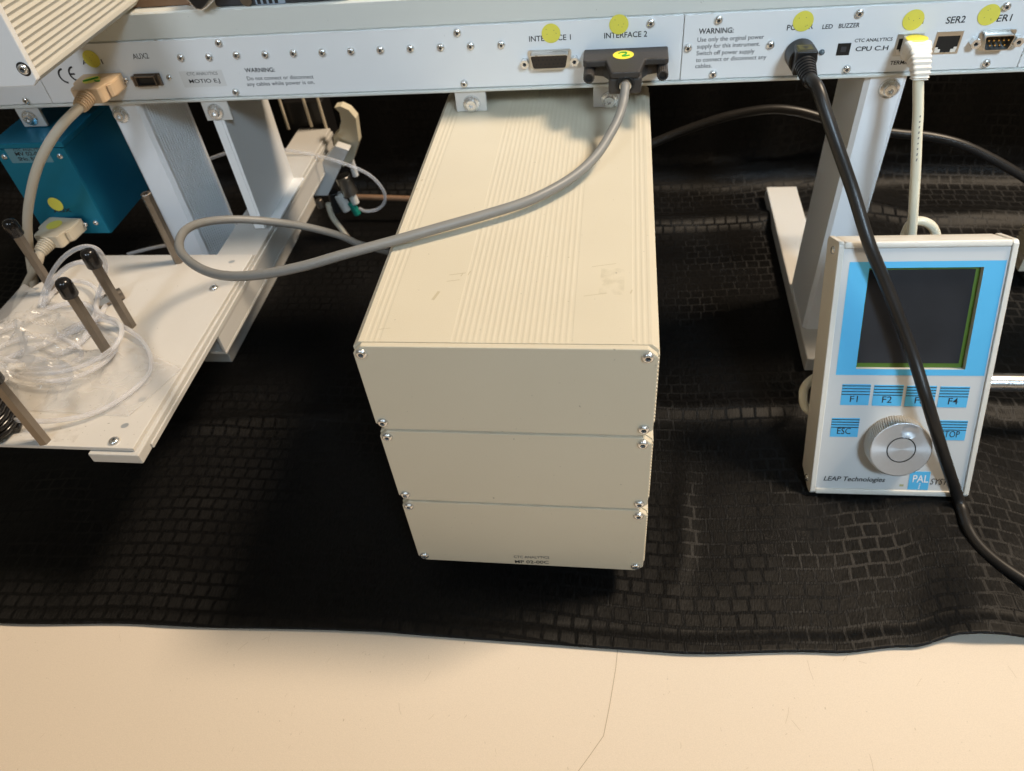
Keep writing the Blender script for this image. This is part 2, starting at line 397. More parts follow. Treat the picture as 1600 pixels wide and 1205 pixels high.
def front_edge(x):
    K = [(-420, -50), (-299, -41), (-190, -35), (-26, -29.5), (60, -30), (159, -30.5), (255, -23.6), (300, -17), (332, -9), (367, -8), (420, -22), (520, -25)]
    for (a, ya), (b, yb) in zip(K, K[1:]):
        if x <= b:
            t = max(0, (x - a) / (b - a)); t = t * t * (3 - 2 * t); return ya + (yb - ya) * t
    return K[-1][1]
def cloth():
    bm = NB(); uvl = bm.loops.layers.uv.new('UVMap')
    nx, ny = 300, 260; X0, X1 = -760, 760; S = 1050.0
    grid = []; fy = 560.0
    for i in range(nx + 1):
        x = X0 + (X1 - X0) * i / nx; row = []; fe = front_edge(x)
        for j in range(ny + 1):
            s = S * (j / ny) ** 1.12
            y = fe + s; z = 0.0
            lim = 498 + 14 * noise.noise(Vector((x * .006, 1.3, 0)))
            if y > lim:                      # the cloth climbs what stands behind the bench
                e = y - lim; rr = 26.0; a = min(e / rr, R(78))
                y = lim + rr * math.sin(a); z = rr * (1 - math.cos(a))
                if e > rr * R(78):
                    q = e - rr * R(78); y += q * math.cos(R(78)); z += q * math.sin(R(78))
            k = max(0, min(1, (s - 6) / 60.0))
            wr = noise.noise(Vector((x * .011, s * .016, 3.1))) * 1.6 + noise.noise(Vector((x * .03 + 5, s * .02, 8.1))) * .7
            wr = max(0, wr + .4)
            # creases left from folding
            c1 = s - (203 + .10 * x * (1 if x < 0 else .12) + 6 * noise.noise(Vector((x * .01, 0, 2))))
            wr += 4.2 * math.exp(-(c1 / 9.0) ** 2)
            c2 = s - (470 + 10 * noise.noise(Vector((x * .012, 4, 2))))
            wr += 8 * math.exp(-(c2 / 13.0) ** 2) * (1 if x > 120 else .3)
            c3 = (x - 172) - (s - 120) * .12 + 5 * noise.noise(Vector((0, s * .02, 7)))
            wr += 3.2 * math.exp(-(c3 / 6.0) ** 2) * max(0, 1 - abs(s - 90) / 90)
            c4 = (x - 352) + (s - 60) * .3
            wr += 5.5 * math.exp(-(c4 / 22.0) ** 2) * max(0, 1 - s / 150)
            z2 = wr * k
            lift = 7.5 * math.exp(-((x - 345) / 26.0) ** 2) * math.exp(-(s / 40.0) ** 2) + 1.0 * max(0, noise.noise(Vector((x * .02, 9, 1)))) * math.exp(-(s / 20) ** 2)
            z2 += lift
            # stitched hem
            z2 += .9 * (1 - 1 / (1 + math.exp(-(s - 11.0) * 1.6)))
            z2 -= .45 * math.exp(-((s - 12.2) / 1.0) ** 2)
            if z > 30:
                fold = 9 * noise.noise(Vector((x * .008, 2, 4))) + 5 * noise.noise(Vector((x * .02, z * .006, 4)))
                y += fold; z2 *= .6
            row.append((bm.verts.new((x, y, z + z2)), (x * .001, (s + .04 * x + 6 * math.sin(x * .01)) * .001)))
        grid.append(row)
    for i in range(nx):
        for j in range(ny):
            q = [grid[i][j], grid[i + 1][j], grid[i + 1][j + 1], grid[i][j + 1]]
            f = bm.faces.new([v for v, _ in q])
            for l, (_, u) in zip(f.loops, q): l[uvl].uv = u
    o = part('tablecloth', bm, M['cloth'], None, smooth=True, angle=180)
    sd = o.modifiers.new('thickness', 'SOLIDIFY'); sd.thickness = .0009; sd.offset = -1
    return tag(o, 'black damask cloth with a woven block pattern spread over the cream bench', 'tablecloth')
cloth()

# ------------------------------------------------------------------ the instrument beam with its two stands
YB = 256.47
beam = thing('instrument_beam', 'long grey metal instrument beam full of sockets and screws standing across the top of the picture', 'instrument', (90, 285, 0))
def PP(px, py): return onY(px, py, YB)
bm = NB()
XL, XR = -520, 640
prism(bm, [(258.3, 234.2), (258.3, 275.9), (257.4, 276.6), (257.4, 292.6), (258.4, 293.6), (330, 293.6), (330, 232), (255.6, 232), (255.1, 232.5), (255.1, 233.8), (255.6, 234.2)], 0, XL, XR)
part('extrusion', bm, M['ledge'], beam)
S1, S2, S3 = -299.2, 159.8, 366.0
panels = []
for a, b in ((XL, S1), (S1, S2), (S2, S3), (S3, XR)):
    bm = NB(); box(bm, a + .25, b - .25, YB, 258.2, 234.6, 275.6, .3, 1)
    panels.append(part('rear_panel', bm, M['panel'], beam))
P_left, P_motion, P_cpu, P_right = panels
def pscrew(px, py, par, me=PAN, y=YB, name='screw', sc_=1.0):
    p = onY(px, py, y - 1); return inst(name, me, par, (p.x, y, p.z), (R(90), random.uniform(0, 6) * 0, 0), scale=sc_)
pscrew(40, 158, P_left)
for q in ((282, 91), (326, 90), (341, 68), (369, 87), (368, 145), (414, 86), (458, 84), (503, 83), (548, 81), (594, 79), (641, 77), (688, 75), (735, 73), (783, 71), (714, 52), (725, 132), (1017, 37)):
    pscrew(*q, P_motion)
for q in ((1123, 32), (1075, 76), (1114, 117), (1204, 71), (1343, 22), (1323, 109), (1573, 11), (1541, 100)):
    pscrew(*q, P_cpu)
NF = (0, -1, 0); UZ = (0, 0, 1)
def ptext(body, a, b, cap, par, bold=.009, shear=0, m='ink'):
    return lettering(body, PP(*a), PP(*b), UZ, cap, NF, M[m], par, bold, shear)
ptext('AUX1', (130, 101), (162, 100), 3.3, P_motion)
ptext('AUX2', (209, 92.5), (233.5, 91.2), 3.7, P_motion, .0)
ptext('CTC ANALYTICS', (293, 118), (340.5, 116.5), 2.1, P_motion, .0, m='ink_grey')
ptext('MOTIO E.J', (297, 130), (344.5, 128.5), 2.7, P_motion, .008)
ptext('WARNING:', (383.5, 113), (430, 112), 2.9, P_motion, .016)
ptext('Do not connect or disconnect', (387, 125.5), (490.5, 122.5), 2.7, P_motion, .003, m='ink_grey')
ptext('any cables while power is on.', (387, 134.5), (492, 131), 2.7, P_motion, .003, m='ink_grey')
ptext('INTERFACE 1', (827, 65), (892, 62), 3.4, P_motion)
ptext('INTERFACE 2', (944, 60), (1011, 57), 3.4, P_motion)
ptext('WARNING:', (1091.5, 53), (1146, 51), 3.2, P_cpu, .016)
ptext('Use only the orginal power', (1089.5, 65.5), (1193.5, 60.5), 2.7, P_cpu, .003, m='ink_grey')
ptext('supply for this instrument.', (1089, 76), (1187, 71.5), 2.7, P_cpu, .003, m='ink_grey')
ptext('Switch off power supply', (1088, 86.5), (1178.5, 83), 2.7, P_cpu, .003, m='ink_grey')
ptext('to connect or disconnect any', (1087, 97), (1197, 92), 2.7, P_cpu, .003, m='ink_grey')
ptext('cables.', (1086, 106.5), (1112, 105.5), 2.7, P_cpu, .003, m='ink_grey')
ptext('POWER', (1229, 47.5), (1270, 45), 3.3, P_cpu)
ptext('LED', (1284.5, 45.3), (1300.5, 44.5), 2.6, P_cpu)
ptext('BUZZER', (1310, 44), (1342.5, 42.3), 2.6, P_cpu)
ptext('CTC ANALYTICS', (1335, 66), (1394, 63.5), 2.0, P_cpu, .01)
ptext('CPU C.H', (1336, 80), (1387, 78), 2.7, P_cpu, .016)
ptext('TERMINAL', (1390, 101.3), (1432, 99.3), 2.4, P_cpu, .016)
ptext('TERM', (1412, 39), (1442, 37), 3.3, P_cpu)
ptext('SER2', (1477, 37), (1507, 35), 3.9, P_cpu)
ptext('SER1', (1548, 34.5), (1579, 32.5), 3.9, P_cpu)
# the CE mark: two round letters of heavy arcs
bm = NB()
def arc(bm, c, r, a0, a1, wd, n=20):
    for i in range(n):
        t0 = R(a0 + (a1 - a0) * i / n); t1 = R(a0 + (a1 - a0) * (i + 1) / n)
        f = lambda t, rr: Vector((c.x + rr * math.cos(t), YB - .18, c.z + rr * math.sin(t)))
        poly(bm, [f(t0, r - wd / 2), f(t1, r - wd / 2), f(t1, r + wd / 2), f(t0, r + wd / 2)])
c = PP(103, 118.5); arc(bm, c, 5.0, 95, 265, 1.3)
c = PP(119, 115.5); arc(bm, c, 5.0, 95, 265, 1.3)
box(bm, c.x - 4.6, c.x - 1.0, YB - .2, YB - .1, c.z - .6, c.z + .6)
part('lettering', bm, M['ink'], P_motion)
bm = NB(); a, b = PP(289, 137), PP(346, 109)
poly(bm, [(a.x, YB - .08, a.z), (b.x, YB - .08, a.z), (b.x, YB - .08, b.z), (a.x, YB - .08, b.z)])
part('silver_label', bm, M['label_silver'], P_motion)
def psticker(px, py, par, rr=6.1, label=None):
    p = PP(px, py); bm = NB(); disc(bm, (p.x, YB - .25, p.z), (1, 0, 0), (0, 0, 1), rr, th=.12, nd=(0, -1, 0))
    o = part('sticker', bm, M['yellow'], par, label)
    bm = NB()
    for k in range(4):
        a, b = random.uniform(-3.5, 3.5), random.uniform(-3, 3)
        disc(bm, (p.x + a, YB - .42, p.z + b), (1, 0, 0), (0, 0, 1), .22, n=8)
    return o, bm
specks = NB()
for px, py, par in ((143, 92, P_motion), (861, 52, P_motion), (967, 38, P_motion), (1255, 33, P_cpu), (1427, 31, P_cpu), (1545, 23, P_cpu)):
    o, b = psticker(px, py, par); join(specks, b)
part('speck', specks, M['ink_grey'], P_cpu, kind='stuff')

# sockets --------------------------------------------------
def dshape(w, h, sl, r=0):
    return [(-w / 2, h / 2), (-w / 2 + sl, -h / 2), (w / 2 - sl, -h / 2), (w / 2, h / 2)]
def ring_prism(bm, outer, inner, y0, y1, c):
    n = len(outer); t = bmesh.new()
    V = [[t.verts.new((c.x + p[0], y, c.z + p[1])) for p in q] for q, y in ((outer, y1), (outer, y0), (inner, y0), (inner, y1))]
    for a, b in zip(V, V[1:] + V[:1]):
        for i in range(n): t.faces.new((a[i], a[(i + 1) % n], b[(i + 1) % n], b[i]))
    join(bm, t)
def rounded(pts, r, k=4):
    out = []; n = len(pts)
    for i in range(n):
        p, a, b = Vector(pts[i]), Vector(pts[i - 1]), Vector(pts[(i + 1) % n])
        u, v = (a - p).normalized() * r, (b - p).normalized() * r
        for s in range(k + 1):
            t = s / k; q = (p + u) * (1 - t) ** 2 + p * 2 * t * (1 - t) + (p + v) * t * t; out.append((q.x, q.y))
    return out
def hexnut(bm, x, z, r, y0, y1):
    t = bmesh.new(); lathe(t, [(r, 0), (r, y0 - y1), (r * .45, y0 - y1), (r * .4, (y0 - y1) * .4)], 6, axis_mat((x, y0, z), (0, -1, 0))); join(bm, t)
def dsub(pxc, pxl, pxr, w, h, pins, male, name, label):
    c = PP(*pxc); bm = NB()
    ring_prism(bm, rounded(dshape(w + 5, h + 3.6, 1.9), 2.2), rounded(dshape(w + 1.2, h + .6, 1.7), 1.6), YB - .9, YB - .02, c)
    ring_prism(bm, rounded(dshape(w + 1.2, h + .6, 1.7), 1.8), rounded(dshape(w, h - .4, 1.6), 1.5), YB - 5.6, YB - .02, c)
    s = part(name, bm, M['tin'], beam, label, smooth=True, angle=30)
    bm = NB(); pts = [(c.x + a, c.z + b) for a, b in rounded(dshape(w - .1, h - .5, 1.6), 1.4)]
    prism(bm, pts, 1, YB - (1.2 if male else 5.0), YB - .05); part('insert', bm, M['blackp'] if male else M['insert'], s)
    bm = NB(); n1 = (pins + 1) // 2
    for r_, n in ((1, n1), (-1, pins - n1)):
        for i in range(n):
            x = c.x + (i - (n - 1) / 2) * 2.76; z = c.z + r_ * 1.42
            if male: cyl(bm, (x, YB - 1.1, z), (x, YB - 5.2, z), .5, 8)
            else: disc(bm, (x, YB - 5.03, z), (1, 0, 0), (0, 0, 1), .62, n=10)
    part('pin' if male else 'pin_hole', bm, M['gold'] if male else M['recess'], s, kind='stuff')
    for q in (pxl, pxr):
        p = PP(*q); bm = NB(); hexnut(bm, p.x, p.z, 3.0, YB - .05, YB - 4.6); part('jack_nut', bm, M['steel'], s)
        bm = NB(); disc(bm, (p.x, YB - 2.6, p.z), (1, 0, 0), (0, 0, 1), 1.1, n=12); part('jack_hole', bm, M['recess'], s)
    return s
dsub((859, 92), (820.5, 97), (898, 93), 24.5, 8.6, 15, False, 'wide_socket', 'fifteen hole socket with silver rim')
dsub((1555, 62), (1521.5, 65), (1588, 62), 16.2, 8.4, 9, True, 'serial_socket', 'nine pin socket with silver rim and gold pins')
# mini ribbon socket
c = PP(235, 124); bm = NB()
box(bm, c.x - 11, c.x + 9, YB - 1.2, YB - .05, c.z - 4.4, c.z + 4.4, .3, 1)
box(bm, c.x - 9.4, c.x + 6, YB - 4, YB - 1.2, c.z - 3.6, c.z - 2.9); box(bm, c.x - 9.4, c.x + 6, YB - 4, YB - 1.2, c.z + 2.9, c.z + 3.6)
box(bm, c.x - 9.4, c.x - 8.6, YB - 4, YB - 1.2, c.z - 2.9, c.z + 2.9); box(bm, c.x + 5.2, c.x + 6, YB - 4, YB - 1.2, c.z - 2.9, c.z + 2.9)
box(bm, c.x + 8.0, c.x + 9.6, YB - 3.2, YB - 1.2, c.z - 3.6, c.z + 3.6, .3, 1); box(bm, c.x - 12.2, c.x - 10.6, YB - 3.2, YB - 1.2, c.z - 3.6, c.z + 3.6, .3, 1)
s = part('ribbon_socket', bm, mat('dark_tin', (.20, .165, .135), .35, .8, var=.15), beam)
bm = NB(); box(bm, c.x - 8.6, c.x + 5.2, YB - 2.0, YB - 1.22, c.z - 2.9, c.z + 2.9); part('insert', bm, M['recess'], s)
for q in ((207.5, 123), (263.5, 122)): pscrew(*q, s, PAN, sc_=.75, name='jack_screw')
# buzzer hole, light, modular sockets
c = PP(1318, 77); bm = NB()
ring_prism(bm, [(-3.9, 3.7), (-3.9, -3.7), (3.9, -3.7), (3.9, 3.7)], [(-3.4, 3.2), (-3.4, -3.2), (3.4, -3.2), (3.4, 3.2)], YB - .3, YB - .02, c)
box(bm, c.x - 3.4, c.x + 3.4, YB - .1, YB - .03, c.z - 3.2, c.z + 3.2)
s = part('buzzer_opening', bm, M['recess'], beam)
bm = NB(); box(bm, c.x - 1.6, c.x + 1.6, YB - .25, YB - .11, c.z - 1.6, c.z + 1.6); part('buzzer', bm, M['darkblock'], s)
c = PP(1284, 81.5); bm = NB(); lathe(bm, [(1.8, 0), (1.7, .8), (1.1, 1.5), (.4, 1.7)], 16, axis_mat((c.x, YB - .02, c.z), (0, -1, 0))); part('status_light', bm, M['led'], beam, smooth=True)
def modular(px, py, label):
    c = PP(px, py); w, h = 15.2, 13.4; bm = NB()
    o = [(-w / 2, h / 2), (-w / 2, -h / 2), (w / 2, -h / 2), (w / 2, h / 2)]
    i_ = [(-w / 2 + 1.2, h / 2 - 2.6), (-w / 2 + 1.2, -h / 2 + .9), (w / 2 - 1.2, -h / 2 + .9), (w / 2 - 1.2, h / 2 - 2.6)]
    ring_prism(bm, o, i_, YB - .55, YB - .02, c)
    s = part('modular_socket', bm, M['tin'], beam, label)
    bm = NB(); box(bm, c.x - w / 2 + 1.2, c.x + w / 2 - 1.2, YB - .12, YB - .04, c.z - h / 2 + .9, c.z + h / 2 - 2.6); part('opening', bm, M['recess'], s)
    bm = NB()
    for sx in (-1, 1):
        box(bm, c.x + sx * 4.6 - 1.6, c.x + sx * 4.6 + 1.6, YB - .4, YB - .13, c.z - h / 2 + .9, c.z - h / 2 + 2.8)
        box(bm, c.x + sx * 5.5 - .9, c.x + sx * 5.5 + .9, YB - .4, YB - .13, c.z - h / 2 + 2.8, c.z - h / 2 + 4.0)
    part('latch_stop', bm, M['boot'], s)
modular(1419, 70, 'modular socket with the cream plug in it'); modular(1480, 66.5, 'empty modular socket')
# stands: post and foot on each side
def stand(x0, lab):
    bm = NB(); W = 26.0; pts = [(x0, 262)]
    pts = [(x0 + 3, 258.6), (x0 + W - 3, 258.6), (x0 + W, 261.6)]
    y = 265.0
    for k in range(16):
        pts += [(x0 + W, y), (x0 + W - 1.9, y + .35), (x0 + W - 1.9, y + 1.75), (x0 + W, y + 2.1)]; y += 3.3
    pts += [(x0 + W, 320.5), (x0, 320.5), (x0, 261.6)]
    prism(bm, pts, 2, 15.05, 231.9)
    p = part('stand_post', bm, M['grey_alu'] if lab == 'x' else M['post'], beam)
    bm = NB(); box(bm, x0 - 2, x0 + W + 3, 222, 488, 0.8, 15, 1.2, 2)
    part('stand_foot', bm, M['white'], beam)
    return p
sl = stand(-259.0, ''); sr = stand(278.2, '')
pscrew(188, 180, sl, WASH, 258.6); pscrew(1390, 139, sr, WASH, 258.6, sc_=1.05)

# ------------------------------------------------------------------ pump module
YF = 12.1; BX0, BX1 = -6.1, 140.9; ZT = 217.0
pump = thing('pump_module', 'tall cream metal box of three stacked modules hanging under the middle of the beam', 'electronics box', (67, 140, 24.8))
ZL = ((156.6, 217.0), (92.1, 154.9), (24.8, 90.4))
def ribbed_section(z0, z1, top):
    """cross-section (x, z) of the ribbed aluminium cover, going round from bottom left"""
    ch = 3.2; pts = [(BX0 + ch, z0), (BX1 - ch, z0), (BX1, z0 + ch)]
    z = z0 + 6
    while z < z1 - 6:                               # serrated right side
        pts += [(BX1, z), (BX1 + .55, z + .5), (BX1 + .55, z + 1.3), (BX1, z + 1.8)]; z += 2.7
    pts += [(BX1, z1 - ch), (BX1 - ch, z1)]
    if top:
        def ridges(xa, xb, pitch):
            o = []; n = int((xb - xa) / pitch)
            for k in range(n):
                x = xb - k * pitch
                o += [(x, z1), (x - pitch * .22, z1 - .12), (x - pitch * .55, z1 - .12), (x - pitch * .78, z1)]
            return o
        pts += ridges(BX1 - 11, BX1 - 3.6, 2.4) if False else ridges(BX1 - 13, BX1 - 4.5, 2.8)
        pts += ridges(42, 101, 2.95)
        pts += ridges(BX0 + 5, BX0 + 14, 2.9)
    pts += [(BX0 + ch, z1), (BX0, z1 - ch)]
    z = z1 - 6
    while z > z0 + 6:
        pts += [(BX0, z), (BX0 - .5, z - .5), (BX0 - .5, z - 1.3), (BX0, z - 1.8)]; z -= 2.7
    pts += [(BX0, z0 + ch)]
    return pts
hs = []
for k, (z0, z1) in enumerate(ZL):
    bm = NB(); prism(bm, ribbed_section(z0 + (.3 if k == 2 else .9), z1 + (.25 if k == 0 else -.9), k == 0), 1, YF + 3.3, 292)
    part('housing', bm, M['cream'], pump)
    bm = NB(); ch = 4.6
    X0, X1 = BX0 + .3, BX1 - .3
    prism(bm, [(X0 + ch, z0), (X1 - ch, z0), (X1, z0 + ch), (X1, z1 - ch), (X1 - ch, z1), (X0 + ch, z1), (X0, z1 - ch), (X0, z0 + ch)], 1, YF, YF + 3.2, .45)
    fp = part('front_panel', bm, M['cream'], pump)
    for sx in (BX0 + 4.6, BX1 - 5.0):
        for zz in (z0 + 5.6, z1 - 4.6):
            inst('screw', HEXS, fp, (sx, YF, zz), (R(90), 0, 0))
    if k == 2:
        a, b = onY(803, 871.5, YF), onY(858.5, 872.8, YF); lettering('CTC ANALYTICS', a, b, UZ, 2.7, NF, M['ink_grey'], fp, .006)
        a, b = onY(805, 879.5, YF), onY(857.5, 880.7, YF); lettering('MP 02-00C', a, b, UZ, 3.4, NF, M['ink'], fp, .010)
def tabpart(par, x0, x1, z0, px, y=256.6):
    bm = NB(); box(bm, x0, x1, y, y + 2.6, z0, 231.9, .5, 2); box(bm, x0, x1, y + 2.6, y + 26, 229.0, 231.9)
    t = part('hanger_tab', bm, M['white'], par)
    p = onY(px[0], px[1], y); inst('washer_screw', WASH, t, (p.x, y, p.z), (R(90), 0, 0), scale=.95)
a = onY(710, 147, 256.6); b = onY(762, 178, 256.6); tabpart(pump, a.x, b.x, 217.6, (737, 162))
a = onY(927, 140, 256.6); b = onY(979, 171, 256.6); tabpart(pump, a.x, b.x, 217.6, (952, 156))
# old scrape marks of tape on the lid
bm = NB()
for (x, y, l, wd) in ((702, 430, 9, .5), (698, 440, 7, .5), (720, 432, 3, .5), (731, 430, 3.5, .5), (676, 469, 7, 1.6), (925, 417, 13, .4), (912, 463, 12, .4), (985, 459, 3, .7), (650, 297, 2, .9), (658, 283, 2, .9), (592, 515, 6, .35), (888, 403, .8, .8), (958, 313, .6, .6), (888, 472, .7, .7), (989, 534, 1, 1)):
    p = onZ(x, y, ZT + .25); flatstrip(bm, [p, p + Vector((l * .95, l * .2, 0)) if l > 5 and wd < 1 else p + Vector((l * .3, l, 0))], wd, .08)
part('scrape_mark', bm, mat('scrape', (.49, .42, .29), .6), pump, kind='stuff')
def patch(name, x0, y0, x1, y1, c, seed, ZT=217.0, par=None):
    m = bpy.data.materials.new(name); m.use_nodes = True; N = m.node_tree.nodes; L = m.node_tree.links; b = N['Principled BSDF']
    b.inputs['Base Color'].default_value = (*c, 1); b.inputs['Roughness'].default_value = .5
    tc = N.new('ShaderNodeTexCoord'); n = N.new('ShaderNodeTexNoise'); n.inputs['Scale'].default_value = 160; n.inputs['Detail'].default_value = 6
    L.new(tc.outputs['Object'], n.inputs['Vector'])
    cr = N.new('ShaderNodeValToRGB'); cr.color_ramp.elements[0].position = .45; cr.color_ramp.elements[1].position = .75; cr.color_ramp.elements[1].color = (.13, .13, .13, 1)
    L.new(n.outputs['Fac'], cr.inputs['Fac']); t = N.new('ShaderNodeBsdfTransparent'); mx = N.new('ShaderNodeMixShader')
    L.new(cr.outputs['Color'], mx.inputs[0]); L.new(t.outputs[0], mx.inputs[1]); L.new(b.outputs[0], mx.inputs[2]); L.new(mx.outputs[0], N['Material Output'].inputs[0])
    bm = NB(); poly(bm, [(x0, y0, ZT + .34), (x1, y0 - .5, ZT + .34), (x1 + .6, y1, ZT + .34), (x0 + 1, y1, ZT + .34)])
    return part('glue_residue' if par is None else 'dirt_and_tint', bm, m, par or pump)
a = onZ(935, 461, ZT); b = onZ(975, 420, ZT); patch('yellowed_glue', a.x, a.y, b.x, b.y, (.56, .48, .25), 1)

# ------------------------------------------------------------------ teal valve box
teal = thing('valve_drive_box', 'teal blue metal box hanging from the left end of the beam', 'electronics box', (-317, 280, 135))
bm = NB(); box(bm, -349, -289.2, 233.2, 338, 135.4, 211.6, .8, 2); part('body', bm, M['teal'], teal)
bm = NB(); box(bm, -349.2, -288.4, 231.6, 338.4, 211.7, 216.2, .8, 2); part('lid', bm, M['teal'], teal)
bm = NB(); box(bm, -347.8, -289.6, 232.0, 233.1, 136.2, 211.2, .3, 1); tf = part('front_panel', bm, M['teal'], teal)
for q in ((6, 246), (93, 245), (149, 349)): pscrew(*q, tf, PAN, 232.0, sc_=.8)
a, b = onY(20, 255, 232), onY(72, 231, 232); bm = NB()
poly(bm, [(a.x, 231.88, a.z), (b.x, 231.88, a.z), (b.x, 231.88, b.z), (a.x, 231.88, b.z)]); part('clear_label', bm, M['label_clear'], tf)
def ttext(s, a, b, cap, bold=.02): lettering(s, onY(*a, 232), onY(*b, 232), UZ, cap, NF, M['ink'], tf, bold)
ttext('CTC ANALYTICS', (22, 236.5), (70, 235.5), 2.1, .01); ttext('MV 02-00', (25.5, 243.5), (66, 242.5), 3.0); ttext('SNo. 81107', (30.5, 251), (71, 250), 2.8)
ttext('AUX', (85, 332), (112.5, 331), 3.2)
p = onY(87, 319, 232); bm = NB(); disc(bm, (p.x, 231.75, p.z), (1, 0, 0), (0, 0, 1), 6.0, th=.12, nd=(0, -1, 0)); part('sticker', bm, M['yellow'], tf)
tabpart(teal, -333.5, -313.9, 216.8, (47, 184))

# ------------------------------------------------------------------ tray holder
tray = thing('tray_holder', 'white painted tray with hexagonal posts, hung under the beam on an arm', 'tray holder', (-240, 130, 85))
bm = NB(); box(bm, -169.6 - 9, -169.6, 257.0, 330, 122.2, 216.4, .5, 1)
bm = NB(); box(bm, -178.5, -172.0, 257.0, 259.4, 122.3, 216.6, .3, 1); box(bm, -171.9, -169.6, 257.0, 335, 122.3, 229.0, .3, 1)
box(bm, -169.5, -160, 262, 335, 122.3, 124.4, .3, 1)
hp = part('hanger_plate', bm, M['panel'], tray)
tabpart(tray, -182.6, -162.2, 217.0, (337, 174))
bm = NB(); box(bm, -201, -167.0, 17.5, 440, 111.0, 118.9, .8, 2); box(bm, -166.9, -165.6, 30, 440, 111.6, 115.4, .3, 1)
part('arm_rail', bm, M['white'], tray)
bm = NB(); box(bm, -181, -168.5, 139, 440, 90, 92.5, .3, 1); box(bm, -171, -168.5, 139, 440, 92.6, 111.3, .3, 1); box(bm, -199, -195, 139, 440, 92.6, 112.4, .3, 1)
part('lower_channel', bm, M['white'], tray)
bm = NB()
prism(bm, [(-331, 20.5), (-170.5, 20.5), (-167.2, 221.5), (-304, 221.5), (-318, 214), (-336, 180), (-334, 100)], 2, 119.0, 122.0, .4)
part('tray_plate', bm, M['plate'], tray)
for q in ((334, 450), (178, 689)):
    p = onZ(*q, 122.8); inst('screw', PAN, tray, (p.x, p.y, 122), (0, 0, .6), scale=1.25)
for (x, y, rx, ry) in ((362, 409, 2.6, 1.7), (222, 624, 2.5, 2.0), (195, 665, 2.5, 2.0), (50, 453, 5.5, 2.0), (352, 425, 2.4, 1.6)):
    p = onZ(x, y, 122.1); bm = NB(); disc(bm, (p.x, p.y, 122.1), (.92, .4, 0), (-.4, .92, 0), rx, ry); part('drilled_hole', bm, M['grey_alu'], tray)
def post(x, y, h, cap=True):
    bm = NB(); n = 6; r = 3.9
    lathe(bm, [(r, 0), (r, h - .5), (r - .5, h), (1.9, h), (1.7, h - 6)], 6, Matrix.Translation((x, y, 122.05)) @ Matrix.Rotation(.35, 4, 'Z'))
    o = part('hex_post', bm, M['steel_dark'], tray)
    if cap:
        bm = NB(); lathe(bm, [(4.9, h - 11), (5.2, h - 10.4), (5.1, h - 3), (4.9, h - .8), (4.1, h + 1.0), (2.6, h + 2.0), (.8, h + 2.4)], 24, Matrix.Translation((x, y, 122.05)))
        part('rubber_cap', bm, M['blackrub'], o, smooth=True, angle=60)
post(-312.7, 172.7, 64); post(-228.5, 133.5, 65); post(-228.4, 101.6, 65); post(-232.1, 23.9, 64); post(-226.3, 212, 62, False)
# dirt smear, specks and a painted warm shade tint on the plate
bm = NB()
for i in range(70):
    x, y = random.uniform(20, 260), random.uniform(560, 690)
    p = onZ(x, y, 122.12)
    if -325 < p.x < -171 and 22 < p.y < 120: disc(bm, p, (1, 0, 0), (0, 1, 0), random.choice((.2, .25, .3, .5)), random.choice((.2, .3)), n=6)
part('grit', bm, M['smudge'], tray, kind='stuff')

patch('dirt_and_tint', -192, 85, -170, 94, (.10, .08, .06), 2, 121.75, tray); patch('tan_shade_tint', -300, 24, -212, 50, (.55, .43, .28), 3, 121.74, tray)  # tan patch paints in the warm tint where posts block cool light
# loose hexagonal spacer lying on the tray behind the posts
p0, p1 = Vector((-264.5, 153, 126.3)), Vector((-250.5, 167, 126.3))
bm = NB(); cyl(bm, p0, p0.lerp(p1, .62), 4.2, 6); cyl(bm, p0.lerp(p1, .63), p1, 4.4, 20, bev=.4)
o = part('spacer', bm, M['steel_dark'], None); ORG[o.name] = Vector((0, 0, 0))
tag(o, 'short brown metal spacer lying on the tray behind the black capped posts', 'spacer')

# ------------------------------------------------------------------ robot arm cover at the top left
arm = thing('robot_arm', 'ribbed cream cover of the sampler arm reaching over the beam at the top left corner', 'robot arm', (-237, 250, 296))
Zb = onY(60, 133, 140).z; XA = onY(60, 133, 140).x
bm = NB(); pts = [(XA - 58, Zb), (XA - 3, Zb), (XA, Zb + 3)]
z = Zb + 5.2
for k in range(26):
    pts += [(XA, z), (XA - .2, z + .5), (XA - .65, z + 1.15), (XA - .8, z + 1.75), (XA - .65, z + 2.35), (XA - .2, z + 3.0)]; z += 3.45
pts += [(XA, z + 3), (XA - 3, z + 6), (XA - 58, z + 6)]
prism(bm, pts, 1, 144.2, 470); part('ribbed_cover', bm, M['arm_cream'], arm, smooth=True, angle=28)
bm = NB(); prism(bm, [(XA - 58, Zb - .6), (XA - 3, Zb - .6), (XA + .6, Zb + 2.6), (XA + .6, z + 3.4), (XA - 3, z + 6.6), (XA - 58, z + 6.6)], 1, 140.0, 144.1, .7)
ep = part('end_plate', bm, M['panel'], arm)
p = onY(37, 108, 140); inst('screw', HEXS, ep, (p.x, 140, p.z), (R(90), 0, 0), scale=1.0)
bm = NB(); lathe(bm, [(3.9, 0), (3.9, .25), (3.1, .25), (3.1, 0)], 24, axis_mat((p.x, 139.98, p.z), (0, -1, 0)), cap=False); part('rubber_ring', bm, M['blackp'], ep)

